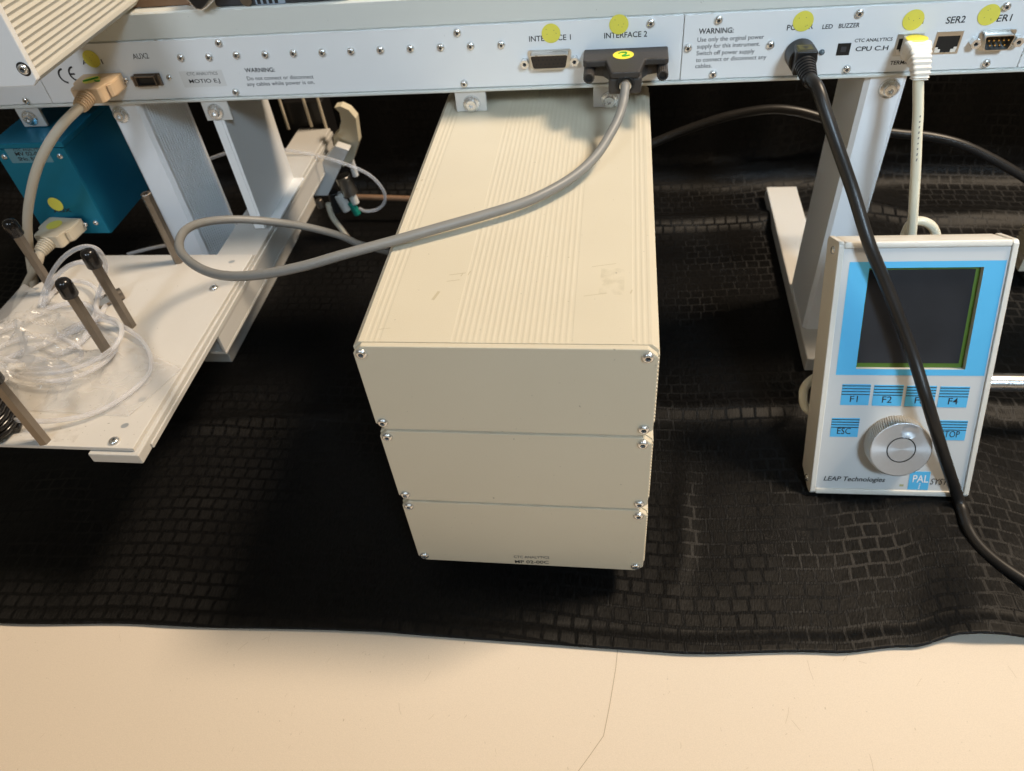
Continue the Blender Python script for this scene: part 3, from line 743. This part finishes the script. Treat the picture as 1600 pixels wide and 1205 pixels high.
# ------------------------------------------------------------------ handheld keypad
KO = Vector((259.744, 93.728, 4.0)); KU = Vector((.99992051, .01260877, 0)); KV = Vector((-.00527664, .41845637, .90822157)); KN = Vector((.01145156, -.90814937, .41848964))
KM = Matrix(((KU.x, KV.x, KN.x, KO.x), (KU.y, KV.y, KN.y, KO.y), (KU.z, KV.z, KN.z, KO.z), (0, 0, 0, 1)))
kp = thing('handheld_keypad', 'grey handheld control keypad with blank screen, blue keys and silver dial on the cloth', 'keypad', KO)
def kpart(name, bm, m, parent, label=None, **k):
    bmesh.ops.transform(bm, matrix=KM, verts=bm.verts); return part(name, bm, m, parent, label, **k)
KW, KH = 105.3, 178.6
bm = NB()
box(bm, 3.6, KW - 3.6, .4, KH - .4, -26, -6.2, 2.0, 3)
box(bm, 3.6, KW - 3.6, KH - 4.4, KH, -6.1, 0, 1.2, 3); box(bm, 3.6, KW - 3.6, 0, 4.2, -6.1, 0, 1.0, 3)
kpart('shell', bm, M['kpbody'], kp, smooth=True, angle=40)
for x0, x1 in ((0, 3.5), (KW - 3.5, KW)):
    bm = NB(); pts = [(0, -24), (2.5, -26.4), (KH - 2.5, -26.4), (KH, -24), (KH, -2), (KH - 2, .3), (2, .3), (0, -1.6)]
    prism(bm, pts, 0, x0, x1, .5); e = kpart('end_cap', bm, M['kpbody'], kp)
    if x0 == 0:
        for v in (7.5, KH - 7):
            q = KM @ Vector((0, v, -10)); o = inst('screw', HEXS, e, q, scale=.9)
            o.rotation_euler = axis_mat((0, 0, 0), -KU).to_euler()
# face built round the screen opening
LX0, LX1, LY0, LY1 = 20.3, 88.2, 93.9, 161.6
bm = NB(); FX0, FX1, FY0, FY1 = 3.6, KW - 3.6, 4.3, KH - 4.5
box(bm, FX0, LX0, FY0, FY1, -6.1, -1.1); box(bm, LX1, FX1, FY0, FY1, -6.1, -1.1); box(bm, LX0, LX1, FY0, LY0, -6.1, -1.1); box(bm, LX0, LX1, LY1, FY1, -6.1, -1.1)
bmesh.ops.remove_doubles(bm, verts=bm.verts, dist=.001)
face = kpart('face_plate', bm, M['kpface'], kp)
def quad(bm, x0, x1, y0, y1, c, skew=0): poly(bm, [(x0, y0, c), (x1, y0, c), (x1, y1, c), (x0, y1, c)])
bm = NB(); c = -.98; B0, B1, B2, B3 = 8.0, 100.6, 89.6, 165.7
quad(bm, B0, LX0, B2, B3, c); quad(bm, LX1, B1, B2, B3, c); quad(bm, LX0, LX1, B2, LY0, c); quad(bm, LX0, LX1, LY1, B3, c)
kpart('blue_border', bm, M['blue'], kp)
bm = NB(); quad(bm, LX0, LX1, LY0, LY1, -4.9); kpart('screen_bezel', bm, M['pcb'], kp)
bm = NB()
t = bmesh.new(); g = 16
gv = [[t.verts.new((LX0 + 1.2 + (LX1 - LX0 - 4.6) * i / g, LY0 + 3.4 + (LY1 - LY0 - 5.0) * j / g, -4.7 - 1.15 * (1 - max(abs(2 * i / g - 1), abs(2 * j / g - 1)) ** 3))) for j in range(g + 1)] for i in range(g + 1)]
for i in range(g):
    for j in range(g): t.faces.new((gv[i][j], gv[i + 1][j], gv[i + 1][j + 1], gv[i][j + 1]))
for v in t.verts: v.co.z += 1.15
join(bm, t)
kpart('screen', bm, M['lcd'], kp, smooth=True, angle=180)
def ktext(s, x0, x1, y, cap, par, m='ink', bold=.0, shear=0, c=-.98):
    q = lambda a: KM @ Vector((a, y, c)); lettering(s, q(x0), q(x1), KV, cap, KN, M[m], par, bold, shear, .12)
def key(x0, x1, y0, y1, s, tx0, tx1):
    bm = NB(); box(bm, x0, x1, y0, y1, -1.08, -.88, .1, 1); k = kpart('function_key', bm, M['blue'], kp)
    h = y1 - y0
    for i in range(4):
        yy = y1 - .9 - i * h * .135
        bm = NB(); quad(bm, x0 + .1, x1 - .1, yy - .62, yy, -.84); kpart('stripe', bm, M['ink'], k)
    ktext(s, tx0, tx1, y0 + 2.3, 4.6, k, bold=.004, c=-.9)
key(13.1, 31.4, 67.9, 83.1, 'F1', 19.0, 24.0); key(33.4, 52.2, 67.7, 82.8, 'F2', 39.6, 45.8); key(54.2, 72.9, 67.5, 82.4, 'F3', 60.4, 66.6); key(75, 93.4, 67.1, 82.1, 'F4', 81.4, 87.4)
key(9.0, 27.2, 44.2, 58.4, 'ESC', 13.4, 22.2); key(78.6, 96.2, 43.1, 57.8, 'STOP', 80.6, 92.4)
ktext('LEAP Technologies', 8.4, 49.6, 10.2, 3.5, face, bold=.012, shear=.22)
bm = NB(); box(bm, 65.2, 78.6, 4.7, 18.9, -1.08, -.9, .05, 1); pl = kpart('logo_block', bm, M['blue'], kp)
ktext('PAL', 67.6, 77.8, 10.6, 5.6, pl, 'cyan_white', bold=.01, c=-.9)
bm = NB()
for i in range(4): quad(bm, 72.4 - i * .1, 73.2 - i * .1, 9.0 - i * 1.2, 9.7 - i * 1.2, -.8)
kpart('dots', bm, M['cyan_white'], pl)
ktext('SYSTEM', 79.3, 97.6, 9.2, 4.6, face, bold=.0, shear=.25)
bm = NB(); quad(bm, 59.6, 62.3, 7.0, 8.6, -.97); kpart('smudge', bm, mat('olive_smudge', (.42, .42, .22), .6), kp)
# dial: knurled drum, grooved top with a finger dimple
kcx, kcy, kr, kh = 51.6, 41.2, 20.3, 13.2
bm = NB(); t = bmesh.new(); n = 240; rings = []
for i in range(8):
    cz = -1.05 + (kh - .3) * i / 7; ring = []
    for j in range(n):
        a = 2 * math.pi * j / n + i * .021
        r = kr - (.0 if (j % 3) else 1.2) - (.5 if i in (0, 7) else 0)
        ring.append(t.verts.new((kcx + r * math.cos(a), kcy + r * math.sin(a), cz)))
    rings.append(ring)
for a, b in zip(rings, rings[1:]):
    for j in range(n): t.faces.new((a[j], a[(j + 1) % n], b[(j + 1) % n], b[j]))
join(bm, t); dial = kpart('dial', bm, M['alu_side'], kp)
bm = NB(); t = bmesh.new(); n = 120; rr = 56; rings = []
dx, dy, dr = 55.2 - kcx, 54.8 - kcy, 5.3
for i in range(rr + 1):
    r = (kr - .75) * i / rr + .001; ring = []
    for j in range(n):
        a = 2 * math.pi * j / n; x, y = r * math.cos(a), r * math.sin(a); cz = kh - 1.15
        d = math.hypot(x - dx, y - dy)
        if d < dr: cz -= 2.3 * (1 - (d / dr) ** 2)
        if abs(r - 8.9) < .3: cz -= .9
        if i == rr: cz -= .25
        ring.append(t.verts.new((kcx + x, kcy + y, cz)))
    rings.append(ring)
for a, b in zip(rings, rings[1:]):
    for j in range(n): t.faces.new((a[j], a[(j + 1) % n], b[(j + 1) % n], b[j]))
join(bm, t); kpart('dial_top', bm, M['alu'], dial, smooth=True, angle=60)
bm = NB(); t = bmesh.new()
ra = [[t.verts.new((kcx + r * math.cos(2 * math.pi * j / 96), kcy + r * math.sin(2 * math.pi * j / 96), kh - 1.5)) for j in range(96)] for r in (8.65, 9.2)]
for j in range(96): t.faces.new((ra[0][j], ra[0][(j + 1) % 96], ra[1][(j + 1) % 96], ra[1][j]))
for v in t.verts: v.co.z += .42
join(bm, t); kpart('ring_gap', bm, M['recess'], dial)
def onK(px, py, off):
    o = KO + KN * off; d = ray(px, py); return CAM + d * ((o - CAM).dot(KN) / d.dot(KN))

# ------------------------------------------------------------------ cables
def cable_thing(name, label, org): return thing(name, label, 'cable', org)
# grey interface cable with its dark hood
gc = cable_thing('interface_cable', 'grey cable from a dark screw-on hood, looping over the cream box and the tray', (124, 219, 249))
bm = NB(); zt, zb2 = 257.3, 242.6
prism(bm, [(97, 256.2), (97, 238), (99, 236.6), (109.5, 237.5), (111.5, 237), (115, 219), (132.4, 219), (136, 237), (138, 237.5), (148.5, 236.6), (150.6, 238), (150.6, 256.2)], 2, zt - 4.2, zt, .9)
prism(bm, [(97.2, 256.2), (97.2, 249), (109.5, 245), (114.4, 237), (115.6, 221.5), (131.8, 221.5), (133, 237), (138, 245), (150.4, 249), (150.4, 256.2)], 2, zb2 + 1, zt - 4.1, .7)
box(bm, 113.4, 134.0, 220.3, 242, zb2 - .4, zt - 4.0, 2.0, 3)
hd = part('connector_hood', bm, M['hood'], gc)
bm = NB(); lathe(bm, [(5.8, 0), (5.8, 1.0), (4.6, 1.2), (4.2, .2)], 20, axis_mat((123.8, 220.2, 249.4), (0, -1, 0))); part('cable_entry', bm, M['recess'], hd)
for x in (100.8, 147.0):
    bm = NB(); t = bmesh.new()
    lathe(t, [(3.3, 0), (3.6, 1), (3.6, 17), (3.3, 17.6), (2.4, 17.7), (2.2, 15)], 32, axis_mat((x, 247.5, 249.2), (0, -1, 0)), mod=lambda i, j: 1.0 if (j % 2 or i > 3) else .93); join(bm, t)
    ts = part('thumbscrew', bm, M['hood'], gc)
    bm = NB(); disc(bm, (x, 231.5, 249.2), (1, 0, 0), (0, 0, 1), 2.3); part('bore', bm, M['recess'], ts)
bm = NB(); c = onZ(974, 82, zt + .1); disc(bm, (c.x, 244.6, zt + .02), (1, 0, 0), (0, 1, 0), 6.6, 6.6, th=.15, nd=(0, 0, 1)); part('sticker', bm, M['yellow2'], gc)
bm = NB(); tube(bm, [(c.x - 2.9, 246.6, zt + .3), (c.x - 1, 248, zt + .35), (c.x + 1.8, 247.3, zt + .35), (c.x + 1.6, 245, zt + .35), (c.x - .6, 242.3, zt + .35), (c.x + 1.5, 242.0, zt + .35), (c.x + 3.9, 243, zt + .3)], .55, 6, 5); part('ink_mark', bm, M['green_ink'], gc, 'green handwritten 2')
pts = [Vector((123.8, 224, 249.4)), Vector((123.8, 216, 249.0)), onZ(974, 158, 244)] + [onZ(x, y, z) for x, y, z in (
    (968, 180, 240), (955, 207, 235), (930, 245, 229.5), (890, 280, 226), (830, 312, 224.5), (760, 335, 224), (690, 355, 223.5), (620, 375, 222.5), (540, 397, 221), (470, 417, 216), (400, 430, 210), (345, 430, 204), (305, 415, 200), (281, 390, 196), (286, 364, 192), (312, 349, 186), (360, 343, 177), (420, 346, 166), (480, 355, 150), (530, 368, 132), (560, 381, 116), (600, 392, 100), (650, 405, 80))]
bm = NB(); tube(bm, pts, 2.85, 16, 8); part('cable', bm, M['cable_grey'], gc, smooth=True, angle=60)
bm = NB(); tube(bm, [(123.8, 221, 249.4), (123.8, 218.8, 249.3), (123.8, 217, 249.1)], 3.7, 12, 3); part('clear_sleeve', bm, M['tin'], gc, smooth=True)

# beige valve cable with two ribbon plugs
bc = cable_thing('valve_cable', 'beige cable with two flat plugs, from the beam down to the teal box', (-248, 232, 255))
def ribbon_plug(x, y, zt, m, sticker, ang=0):
    """back of plug at (x centre, y), top at zt, pointing to the viewer"""
    T = Matrix.Translation((x, y, zt)) @ Matrix.Rotation(ang, 4, 'Z')
    h = 10.5; bm = NB()
    top = [(-15, 0), (-15, -13), (-14, -16.5), (-11.5, -17.5), (-11.5, -24), (-10, -27), (10, -27), (11.5, -25), (12, -18.5), (15, -15.5), (15, 0)]
    prism(bm, top, 2, -h, 0, .7, M4=T)
    pg = part('plug', bm, m, bc)
    bm = NB()
    prism(bm, [(12.05, -18.4), (13.4, -19.5), (14.9, -18), (15.6, -15.6), (15.7, -6), (15.15, -6), (15.15, -15.2)], 2, -h + 1.5, -1.2, M4=T)
    part('latch', bm, m, pg)
    bm = NB(); prof = [(6.2, 0)]
    for k in range(5): prof += [(6.2 - k * .25, k * 1.9 + .5), (6.2 - k * .25, k * 1.9 + 1.4), (5.1 - k * .2, k * 1.9 + 1.5), (5.1 - k * .2, k * 1.9 + 1.9)]
    prof += [(4.7, 10.6), (3.6, 11)]
    d = T.to_3x3() @ Vector((-.12, -1, -.25)); lathe(bm, prof, 24, axis_mat(T @ Vector((0, -26.5, -h / 2)), d)); part('strain_relief', bm, m, pg, smooth=True, angle=30)
    c = T @ Vector((-2.5, -11, .02)); bm = NB(); disc(bm, c, (1, 0, 0), (0, 1, 0), 6.2, 6.2, th=.15, nd=(0, 0, 1)); part('sticker', bm, M['yellow'], pg)
    if sticker:
        bm = NB(); tube(bm, [c + Vector(v) for v in ((-4.6, -3, .3), (-1, -1, .3), (2, 1, .3), (4.2, 2.6, .3))], .9, 6, 6); tube(bm, [c + Vector(v) for v in ((4, -2.4, .3), (6, -3.3, .3), (8.4, -3.2, .3))], .6, 6, 4)
        part('ink_mark', bm, M['green_ink'], pg, 'green handwritten stroke')
    for sx in (-16.2, 16.6):
        q = T @ Vector((sx, -1.2, -h / 2)); inst('jack_screw', PAN, pg, q, (R(90), 0, 0), scale=.75)
    return T @ Vector((-1.3, -36, -h / 2 - 2.6))
e1 = ribbon_plug(-248, YB - .3, 255.4, M['beige'], True)
e2 = ribbon_plug(-321.2, 231.7, 151.9, M['beige2'], False, -.10)
pts = [e1 + Vector((.6, 6, 1.5)), e1] + [onY(*q) for q in ((100, 192, 203), (78, 222, 196), (60, 258, 193), (49, 297, 193), (43, 340, 194), (45, 385, 198), (51, 430, 204), (58, 470, 212), (62, 510, 222), (48, 545, 230), (28, 530, 230), (24, 495, 222), (32, 465, 214), (44, 440, 208))] + [e2 + Vector((-4, -6, -8)), e2, e2 + Vector((.6, 6, 1.5))]
bm = NB(); tube(bm, pts, 3.3, 16, 8); part('cable', bm, M['cable_beige'], bc, smooth=True, angle=60)

# cream keypad cable
tcab = cable_thing('keypad_cable', 'cream cable with a ribbed boot, hanging from the beam down behind the keypad', (297, 240, 250))
bm = NB(); c0 = PP(1424, 70)
box(bm, c0.x - 6.2, c0.x + 6.2, 245.5, YB - .6, 246.4, 257.4, .8, 2)
pg = part('plug', bm, M['boot'], tcab)
be = onY(1437.5, 115, 233.5)
path = spline([(c0.x, 246.5, 252.2), (c0.x + .1, 243, 252.0), (c0.x + .2, 239.5, 251.0), ((c0.x + be.x) / 2, 236.2, (be.z + 251) / 2 + .6), be, be + Vector((0, -.8, -3))], 8)
t = bmesh.new(); rings = []
for i, p in enumerate(path):
    s = i / (len(path) - 1); d = (path[min(i + 1, len(path) - 1)] - path[max(i - 1, 0)]).normalized()
    n1 = Vector((1, 0, 0)); n2 = d.cross(n1).normalized(); hw = 7.3 - 3.1 * s + (.0 if i % 4 else .4) - (.0 if i % 4 != 2 else .35); hh = 5.4 - 1.6 * s + (.0 if i % 4 else .3) - (.0 if i % 4 != 2 else .3)
    rings.append([t.verts.new(p + n1 * a + n2 * b) for a, b in rounded([(-hw, -hh), (hw, -hh), (hw, hh), (-hw, hh)], 1.6, 3)])
for a, b in zip(rings, rings[1:]):
    for j in range(len(a)): t.faces.new((a[j], a[(j + 1) % len(a)], b[(j + 1) % len(a)], b[j]))
t.faces.new(rings[0][::-1]); t.faces.new(rings[-1])
bm = NB(); join(bm, t); part('ribbed_boot', bm, M['boot'], tcab)
bm = NB(); disc(bm, (c0.x, 250.2, 257.5), (1, 0, 0), (0, 1, 0), 6.4, 5.4, th=.25, nd=(0, 0, 1)); part('sticker', bm, M['yellow2'], tcab)
pts = [be, be + Vector((0, -.8, -4))] + [onY(*q) for q in ((1434.5, 175, 229), (1433, 205, 226), (1431, 260, 222), (1427, 330, 218), (1424, 372, 216), (1420, 420, 214), (1430, 430, 216), (1462, 400, 220), (1462, 365, 222), (1450, 349, 223), (1430, 346, 224), (1416, 362, 222), (1400, 420, 214), (1360, 500, 196), (1300, 570, 174), (1263, 598, 158), (1255, 618, 150), (1262, 640, 144), (1300, 655, 142), (1370, 655, 142))]
bm = NB(); tube(bm, pts, 3.15, 16, 8); cab = part('cable', bm, M['cable_cream'], tcab, smooth=True, angle=60)
# grey print along the cable
bm = NB()
for i in range(9):
    p = onY(1438 - i * .7, 182 + i * 8.5, 219.5 - i * .55); s = random.uniform(.5, 1.0)
    poly(bm, [p + Vector((-.45, -.05, s)), p + Vector((.35, 0, s)), p + Vector((.35, 0, -s)), p + Vector((-.45, -.05, -s))])
part('print_mark', bm, M['cable_grey'], tcab, kind='stuff')

# black power cable
pc = cable_thing('power_cable', 'black power cable from its plug on the beam across the front of the keypad', (233, 240, 250))
bm = NB(); cx, cz = 233.0, 249.4
cyl(bm, (cx, YB - .3, cz), (cx + .3, 243, cz), 9.2, 32, 8.6, .8)
part('plug_collar', bm, M['blackp'], pc, smooth=True, angle=40)
bm = NB(); prism(bm, [(cx - 5.8, 248), (cx - 6.2, 236), (cx + 6.8, 236), (cx + 6.0, 248)], 2, cz - 6, cz + 8.6, .8); pb = part('plug_body', bm, M['blackp'], pc)
bm = NB(); poly(bm, [(cx - 4.5, 246.5, cz + 8.7), (cx - 4.0, 239, cz + 8.7), (cx + 4.6, 239, cz + 8.7), (cx + 4.0, 246.5, cz + 8.7)]); part('faded_print', bm, mat('olive_print', (.055, .055, .022), .6, var=.5, vs=300), pb)
bm = NB(); poly(bm, [(cx + .2, 240, cz + 8.76), (cx + 2.6, 244.5, cz + 8.76), (cx - 2.2, 244.5, cz + 8.76)]); part('arrow_mark', bm, M['recess'], pb)
prof = [(6.4, 0)]
for k in range(6): prof += [(6.4 - k * .3, k * 2.1 + .5), (6.4 - k * .3, k * 2.1 + 1.5), (5.8 - k * .3, k * 2.1 + 1.6), (5.8 - k * .3, k * 2.1 + 2.1)]
prof += [(4.5, 14), (4.0, 16.5)]
bm = NB(); lathe(bm, prof, 24, axis_mat((cx, 236.4, cz + .6), (.12, -1, -.28))); part('strain_relief', bm, M['blackp'], pc, smooth=True, angle=30)
p_e = Vector((cx + 1.3, 224.5, cz - 2.6))
pts = [p_e + Vector((-.4, 3, .9)), p_e] + [onY(*q) for q in ((1277, 137, 213), (1289, 172, 203), (1308, 228, 192), (1333, 300, 180))] + [onK(*q) for q in ((1357, 378, 8), (1378, 430, 8), (1400, 485, 8), (1427, 558, 10), (1445, 615, 16.5), (1461, 668, 17.5), (1478, 722, 12))] + [onZ(*q) for q in ((1498, 782, 6), (1512, 825, 5.2), (1530, 853, 5), (1560, 880, 5), (1600, 907, 5), (1650, 938, 5), (1710, 960, 5))] + [Vector((470, 4, 5)), Vector((560, 22, 5)), Vector((660, 60, 5)), Vector((745, 90, 5))]
bm = NB(); tube(bm, pts, 3.9, 16, 8); part('cable', bm, M['cable_black'], pc, smooth=True, angle=60)

# black mains lead at the back
bm = NB(); tube(bm, [onY(*q) for q in ((940, 262, 385), (1020, 224, 395), (1080, 200, 400), (1140, 181, 402), (1200, 171, 403), (1245, 174, 402), (1290, 186, 400), (1345, 200, 398), (1405, 209, 396), (1450, 213, 395), (1500, 225, 392), (1550, 248, 388), (1600, 277, 384), (1680, 330, 375))], 4.0, 14, 8)
tag(part('mains_lead', bm, M['cable_black'], None, smooth=True, angle=60), 'dark lead arching behind the right stand in front of the cloth', 'cable')

# black coiled tube hanging over the front edge of the tray
bm = NB(); hl = []
ccx, ccy = -276, 30
for i in range(8 * 20):
    a = i / 20 * 2 * math.pi; hl.append((ccx + 22 * math.cos(a) + 0, ccy + 17 * math.sin(a) * 1.0, 125 + i / 20 * 4.5))
tube(bm, hl, 2.15, 8, raw=True)
tag(part('coiled_hose', bm, M['blackrub'], None, smooth=True, angle=60), 'glossy black coiled hose standing on the front left corner of the tray', 'hose')

# translucent tubing and plastic bag on the tray
tb = thing('tubing_bundle', 'loose loops of milky white tubing lying on the tray between the posts', 'tubing', (-260, 100, 122))
def tloop(q, r=1.65):
    bm = NB(); tube(bm, [onZ(*p) for p in q], r, 10, 7); part('tube', bm, M['tubing'], tb, smooth=True, angle=60)
tloop([(0, 655, 130), (35, 657, 130), (80, 658, 129), (130, 650, 127), (170, 635, 126), (205, 612, 126), (228, 590, 126), (236, 572, 126), (232, 548, 126), (218, 528, 126), (197, 513, 127), (172, 503, 127), (150, 500, 127), (120, 508, 127), (90, 525, 128)])
tloop([(-10, 590, 128), (30, 585, 130), (70, 584, 132), (110, 578, 134), (150, 562, 136), (180, 540, 137), (190, 518, 137), (183, 502, 136), (165, 495, 132), (150, 480, 130), (152, 455, 130), (135, 442, 128), (110, 440, 127), (85, 455, 126), (70, 475, 126)])
tloop([(62, 478, 128), (70, 452, 136), (82, 425, 152), (100, 402, 168), (122, 388, 178), (142, 386, 180), (156, 394, 176), (165, 415, 160), (160, 440, 144), (154, 460, 132), (148, 490, 127), (130, 530, 126)])
tloop([(66, 482, 127), (78, 448, 138), (95, 425, 150), (116, 412, 158), (134, 411, 160), (150, 420, 155), (160, 440, 142), (158, 465, 130)], 1.7)
tloop([(10, 560, 126), (60, 540, 127), (110, 520, 128), (150, 500, 128), (165, 478, 127)], 1.8)
tloop([(-5, 520, 126), (40, 500, 127), (90, 478, 127), (130, 474, 126), (150, 490, 126), (140, 520, 126), (110, 545, 126), (60, 562, 126), (20, 565, 126), (-10, 555, 126)], 1.8)
tloop([(-10, 545, 126), (30, 530, 126), (80, 525, 126), (120, 540, 126), (125, 560, 126), (90, 574, 126), (40, 575, 126), (0, 570, 126)], 1.6)
tloop([(0, 575, 128), (40, 592, 130), (100, 594, 131), (150, 575, 131), (178, 550, 131), (184, 530, 130)], 1.6)
bm = NB(); cyl(bm, onZ(14, 575, 128), onZ(40, 571, 128), 2.6, 14, 2.2, .3); part('fitting', bm, M['boot'], tb)

bm = NB(); n1, n2 = 90, 70
q00, q10, q11, q01 = Vector((-345, 52, 0)), Vector((-185, 46, 0)), Vector((-168.6, 89, 0)), Vector((-345, 182, 0))
fv = []
for i in range(n1 + 1):
    row = []
    for j in range(n2 + 1):
        u, v = i / n1, j / n2
        p = (q00 * (1 - u) + q10 * u) * (1 - v) + (q01 * (1 - u) + q11 * u) * v
        ed = min(1, min(u, 1 - u, v, 1 - v) * 7 + .05)
        a = 0
        for f, am in ((.022, 13), (.05, 7), (.11, 3)):
            a += am * (1 - abs(noise.noise(Vector((p.x * f, p.y * f, f * 100)))) * 2.6)
        hump = math.exp(-((p.x + 285) / 55) ** 2 - ((p.y - 95) / 48) ** 2)
        row.append(bm.verts.new((p.x, p.y, 123.2 + max(0, a) * ed * (.16 + .95 * hump))))
    fv.append(row)
for i in range(n1):
    for j in range(n2): bm.faces.new((fv[i][j], fv[i + 1][j], fv[i + 1][j + 1], fv[i][j + 1]))
tag(part('plastic_bag', bm, M['film'], None, smooth=True, angle=25), 'crumpled clear plastic bag draped over the tubing on the tray', 'plastic bag')

# ------------------------------------------------------------------ things behind
ws = thing('wash_station', 'blurred cream and black wash fitting with valves at the back end of the tray arm', 'wash station', (-165, 420, 60))
def bgY(pts, y): return [onY(a, b, y) for a, b in pts]
YW = 415
bm = NB(); q = bgY(((522, 168), (530, 176), (533, 190), (529, 205), (520, 214), (524, 240), (536, 262), (552, 250), (561, 222), (556, 185), (545, 172), (532, 166)), YW)
prism(bm, [(p.x, p.z) for p in q], 1, YW, YW + 10, .5); part('bracket', bm, M['cable_cream'], ws)
bm = NB(); q = bgY(((505, 250), (524, 228), (545, 235), (512, 306), (490, 306)), 402)
prism(bm, [(p.x, p.z) for p in q], 1, 402, 412, .5); part('cover_strip', bm, M['label_silver'], ws)
for a, b in (((436, 155), (451, 202)), ((473, 155), (487, 198)), ((496, 155), (510, 201))):
    bm = NB(); p0, p1 = onY(*a, 440), onY(*b, 440); cyl(bm, p0 + Vector((0, 0, 12)), p1, 1.5, 10); part('needle_guide', bm, M['beige2'], ws)
bm = NB(); a, b = onY(440, 160, 446), onY(520, 224, 446); box(bm, a.x, b.x, 446, 470, b.z, a.z, 1, 1); part('dark_block', bm, M['blackp'], ws)
bm = NB(); a, b = onY(466, 203, 440), onY(491, 230, 440); box(bm, a.x, b.x, 438, 444, b.z, a.z, .5, 1); part('metal_clamp', bm, M['tin'], ws)
for (x, y, x2, y2, r, m) in ((528, 303, 543, 328, 5.5, 'white'), (546, 296, 556, 318, 4.2, 'white'), (548, 316, 559, 335, 4.0, 'teal_plastic'), (535, 275, 548, 303, 8, 'tin'), (545, 240, 556, 275, 3.2, 'label_silver'), (497, 312, 503, 324, 4, 'steel_dark'), (520, 300, 527, 330, 5.5, 'blackp')):
    bm = NB(); cyl(bm, onY(x, y, 425), onY(x2, y2, 425), r, 18, bev=.5); part('valve_fitting', bm, M[m], ws)
bm = NB(); tube(bm, bgY(((512, 318), (520, 340), (535, 360), (560, 395)), 420), 3.0, 12); part('drain_hose', bm, M['cable_beige'], ws, smooth=True)
bm = NB(); tube(bm, [onY(*p) for p in ((240, 300, 400), (300, 262, 396), (345, 242, 392), (380, 235, 390), (430, 233, 388), (480, 240, 386), (530, 253, 386), (575, 272, 388), (598, 296, 392), (601, 315, 396), (590, 327, 400), (572, 330, 405), (562, 326, 412))], 1.6, 10); part('clear_tube', bm, M['tubing'], ws, smooth=True)
bm = NB(); tube(bm, bgY(((555, 308), (600, 309), (680, 312)), 455), 3, 10); part('supply_hose', bm, M['wood'], ws, smooth=True)
bm = NB(); tube(bm, bgY(((200, 397), (240, 387), (262, 383), (300, 375)), 330), 1.6, 10); part('clear_tube', bm, M['tubing'], ws, smooth=True)

bm = NB(); p = onZ(210, 14, 298); q = onZ(305, 6, 298); box(bm, -330, -160, 270, 480, 294, 300, 1, 2); box(bm, -330, -160, 267, 269.9, 293.9, 301, .3, 1)
o = tag(part('wooden_board', bm, M['wood'], None), 'brown board lying behind the beam beside the ribbed arm cover', 'board')
clip = thing('lever_handle', 'black rounded lever with a chrome rim resting over the beam beside the brown board', 'lever', (-168, 256, 300))
yq = 250.0; q = [(onY(a, b, yq).x, onY(a, b, yq).z) for a, b in ((289, -30), (291, 0), (300, 10), (308, 16), (316, 17.5), (324, 12), (334, 2), (342, -10), (346, -30))]
bm = NB(); prism(bm, q, 1, yq, yq + 5, .8); part('chrome_rim', bm, M['steel'], clip)
cx0 = sum(a for a, _ in q) / len(q); bm = NB(); prism(bm, [((a - cx0) * .78 + cx0, b + 1.7) for a, b in q], 1, yq - 3, yq - .1, 1.0); part('lever', bm, M['blackp'], clip)
cb = thing('carriage_block', 'dark grey drive block with a blue lettered label standing behind the beam top', 'drive block', (-100, 295, 294))
bm = NB(); a, b = onY(336, 8, 259.5), onY(548, 8, 259.5); box(bm, a.x, b.x, 259.5, 325, 293.9, 335, 1.5, 2); bd = part('body', bm, M['darkblock'], cb)
p = onY(385, -1, 259.5); bm = NB(); cyl(bm, (p.x, 259.4, p.z), (p.x, 258.2, p.z), 4, 24); part('bolt_head', bm, M['steel_dark'], cb)
a, b = onY(401, 8, 259.5), onY(440, -18, 259.5); bm = NB(); box(bm, a.x, b.x, 259.2, 259.48, a.z, b.z); lb = part('label_plate', bm, mat('pale_blue_label', (.30, .36, .44), .4), cb)
bm = NB()
for i in range(4): box(bm, a.x + 1.2 + i * 4.0, a.x + 3.6 + i * 4.0, 259.0, 259.19, a.z + .6, a.z + (5 if i % 2 else 8))
part('print_mark', bm, M['ink'], lb, kind='stuff')

bm = NB(); a = onY(1530, 597, 168); cyl(bm, (a.x - 40, 168, a.z), (a.x + 190, 168, a.z), 6.6, 28, bev=.5)
tag(part('support_rod', bm, M['rod'], None, smooth=True, angle=40), 'silver round rod sticking out to the right behind the keypad', 'rod')
rb = thing('ribbed_heat_sink', 'ribbed cream metal housing just showing at the right edge beside the keypad', 'housing', (480, 330, 0))
bm = NB(); a = onY(1591, 365, 362); zt = onY(1591, 330, 362).z; zb = onY(1591, 398, 362).z
pts = [(a.x, zb), (a.x + 80, zb), (a.x + 80, zt), (a.x + 3, zt)]
z = zt - 2
while z > zb + 4: pts += [(a.x, z), (a.x + 1.2, z - 1.2), (a.x + 1.2, z - 2.2), (a.x, z - 3.2)]; z -= 4.2
prism(bm, pts, 1, 340, 362); part('ribbed_body', bm, M['cream'], rb)
bm = NB(); box(bm, a.x - .5, a.x + 80.5, 336.5, 339.9, zb, zt + .5, .8, 2); part('end_plate', bm, M['cream'], rb)
bm = NB(); box(bm, a.x + 12, a.x + 70, 338, 360, .9, zb - .1, .8, 2); part('pedestal', bm, M['darkblock'], rb)
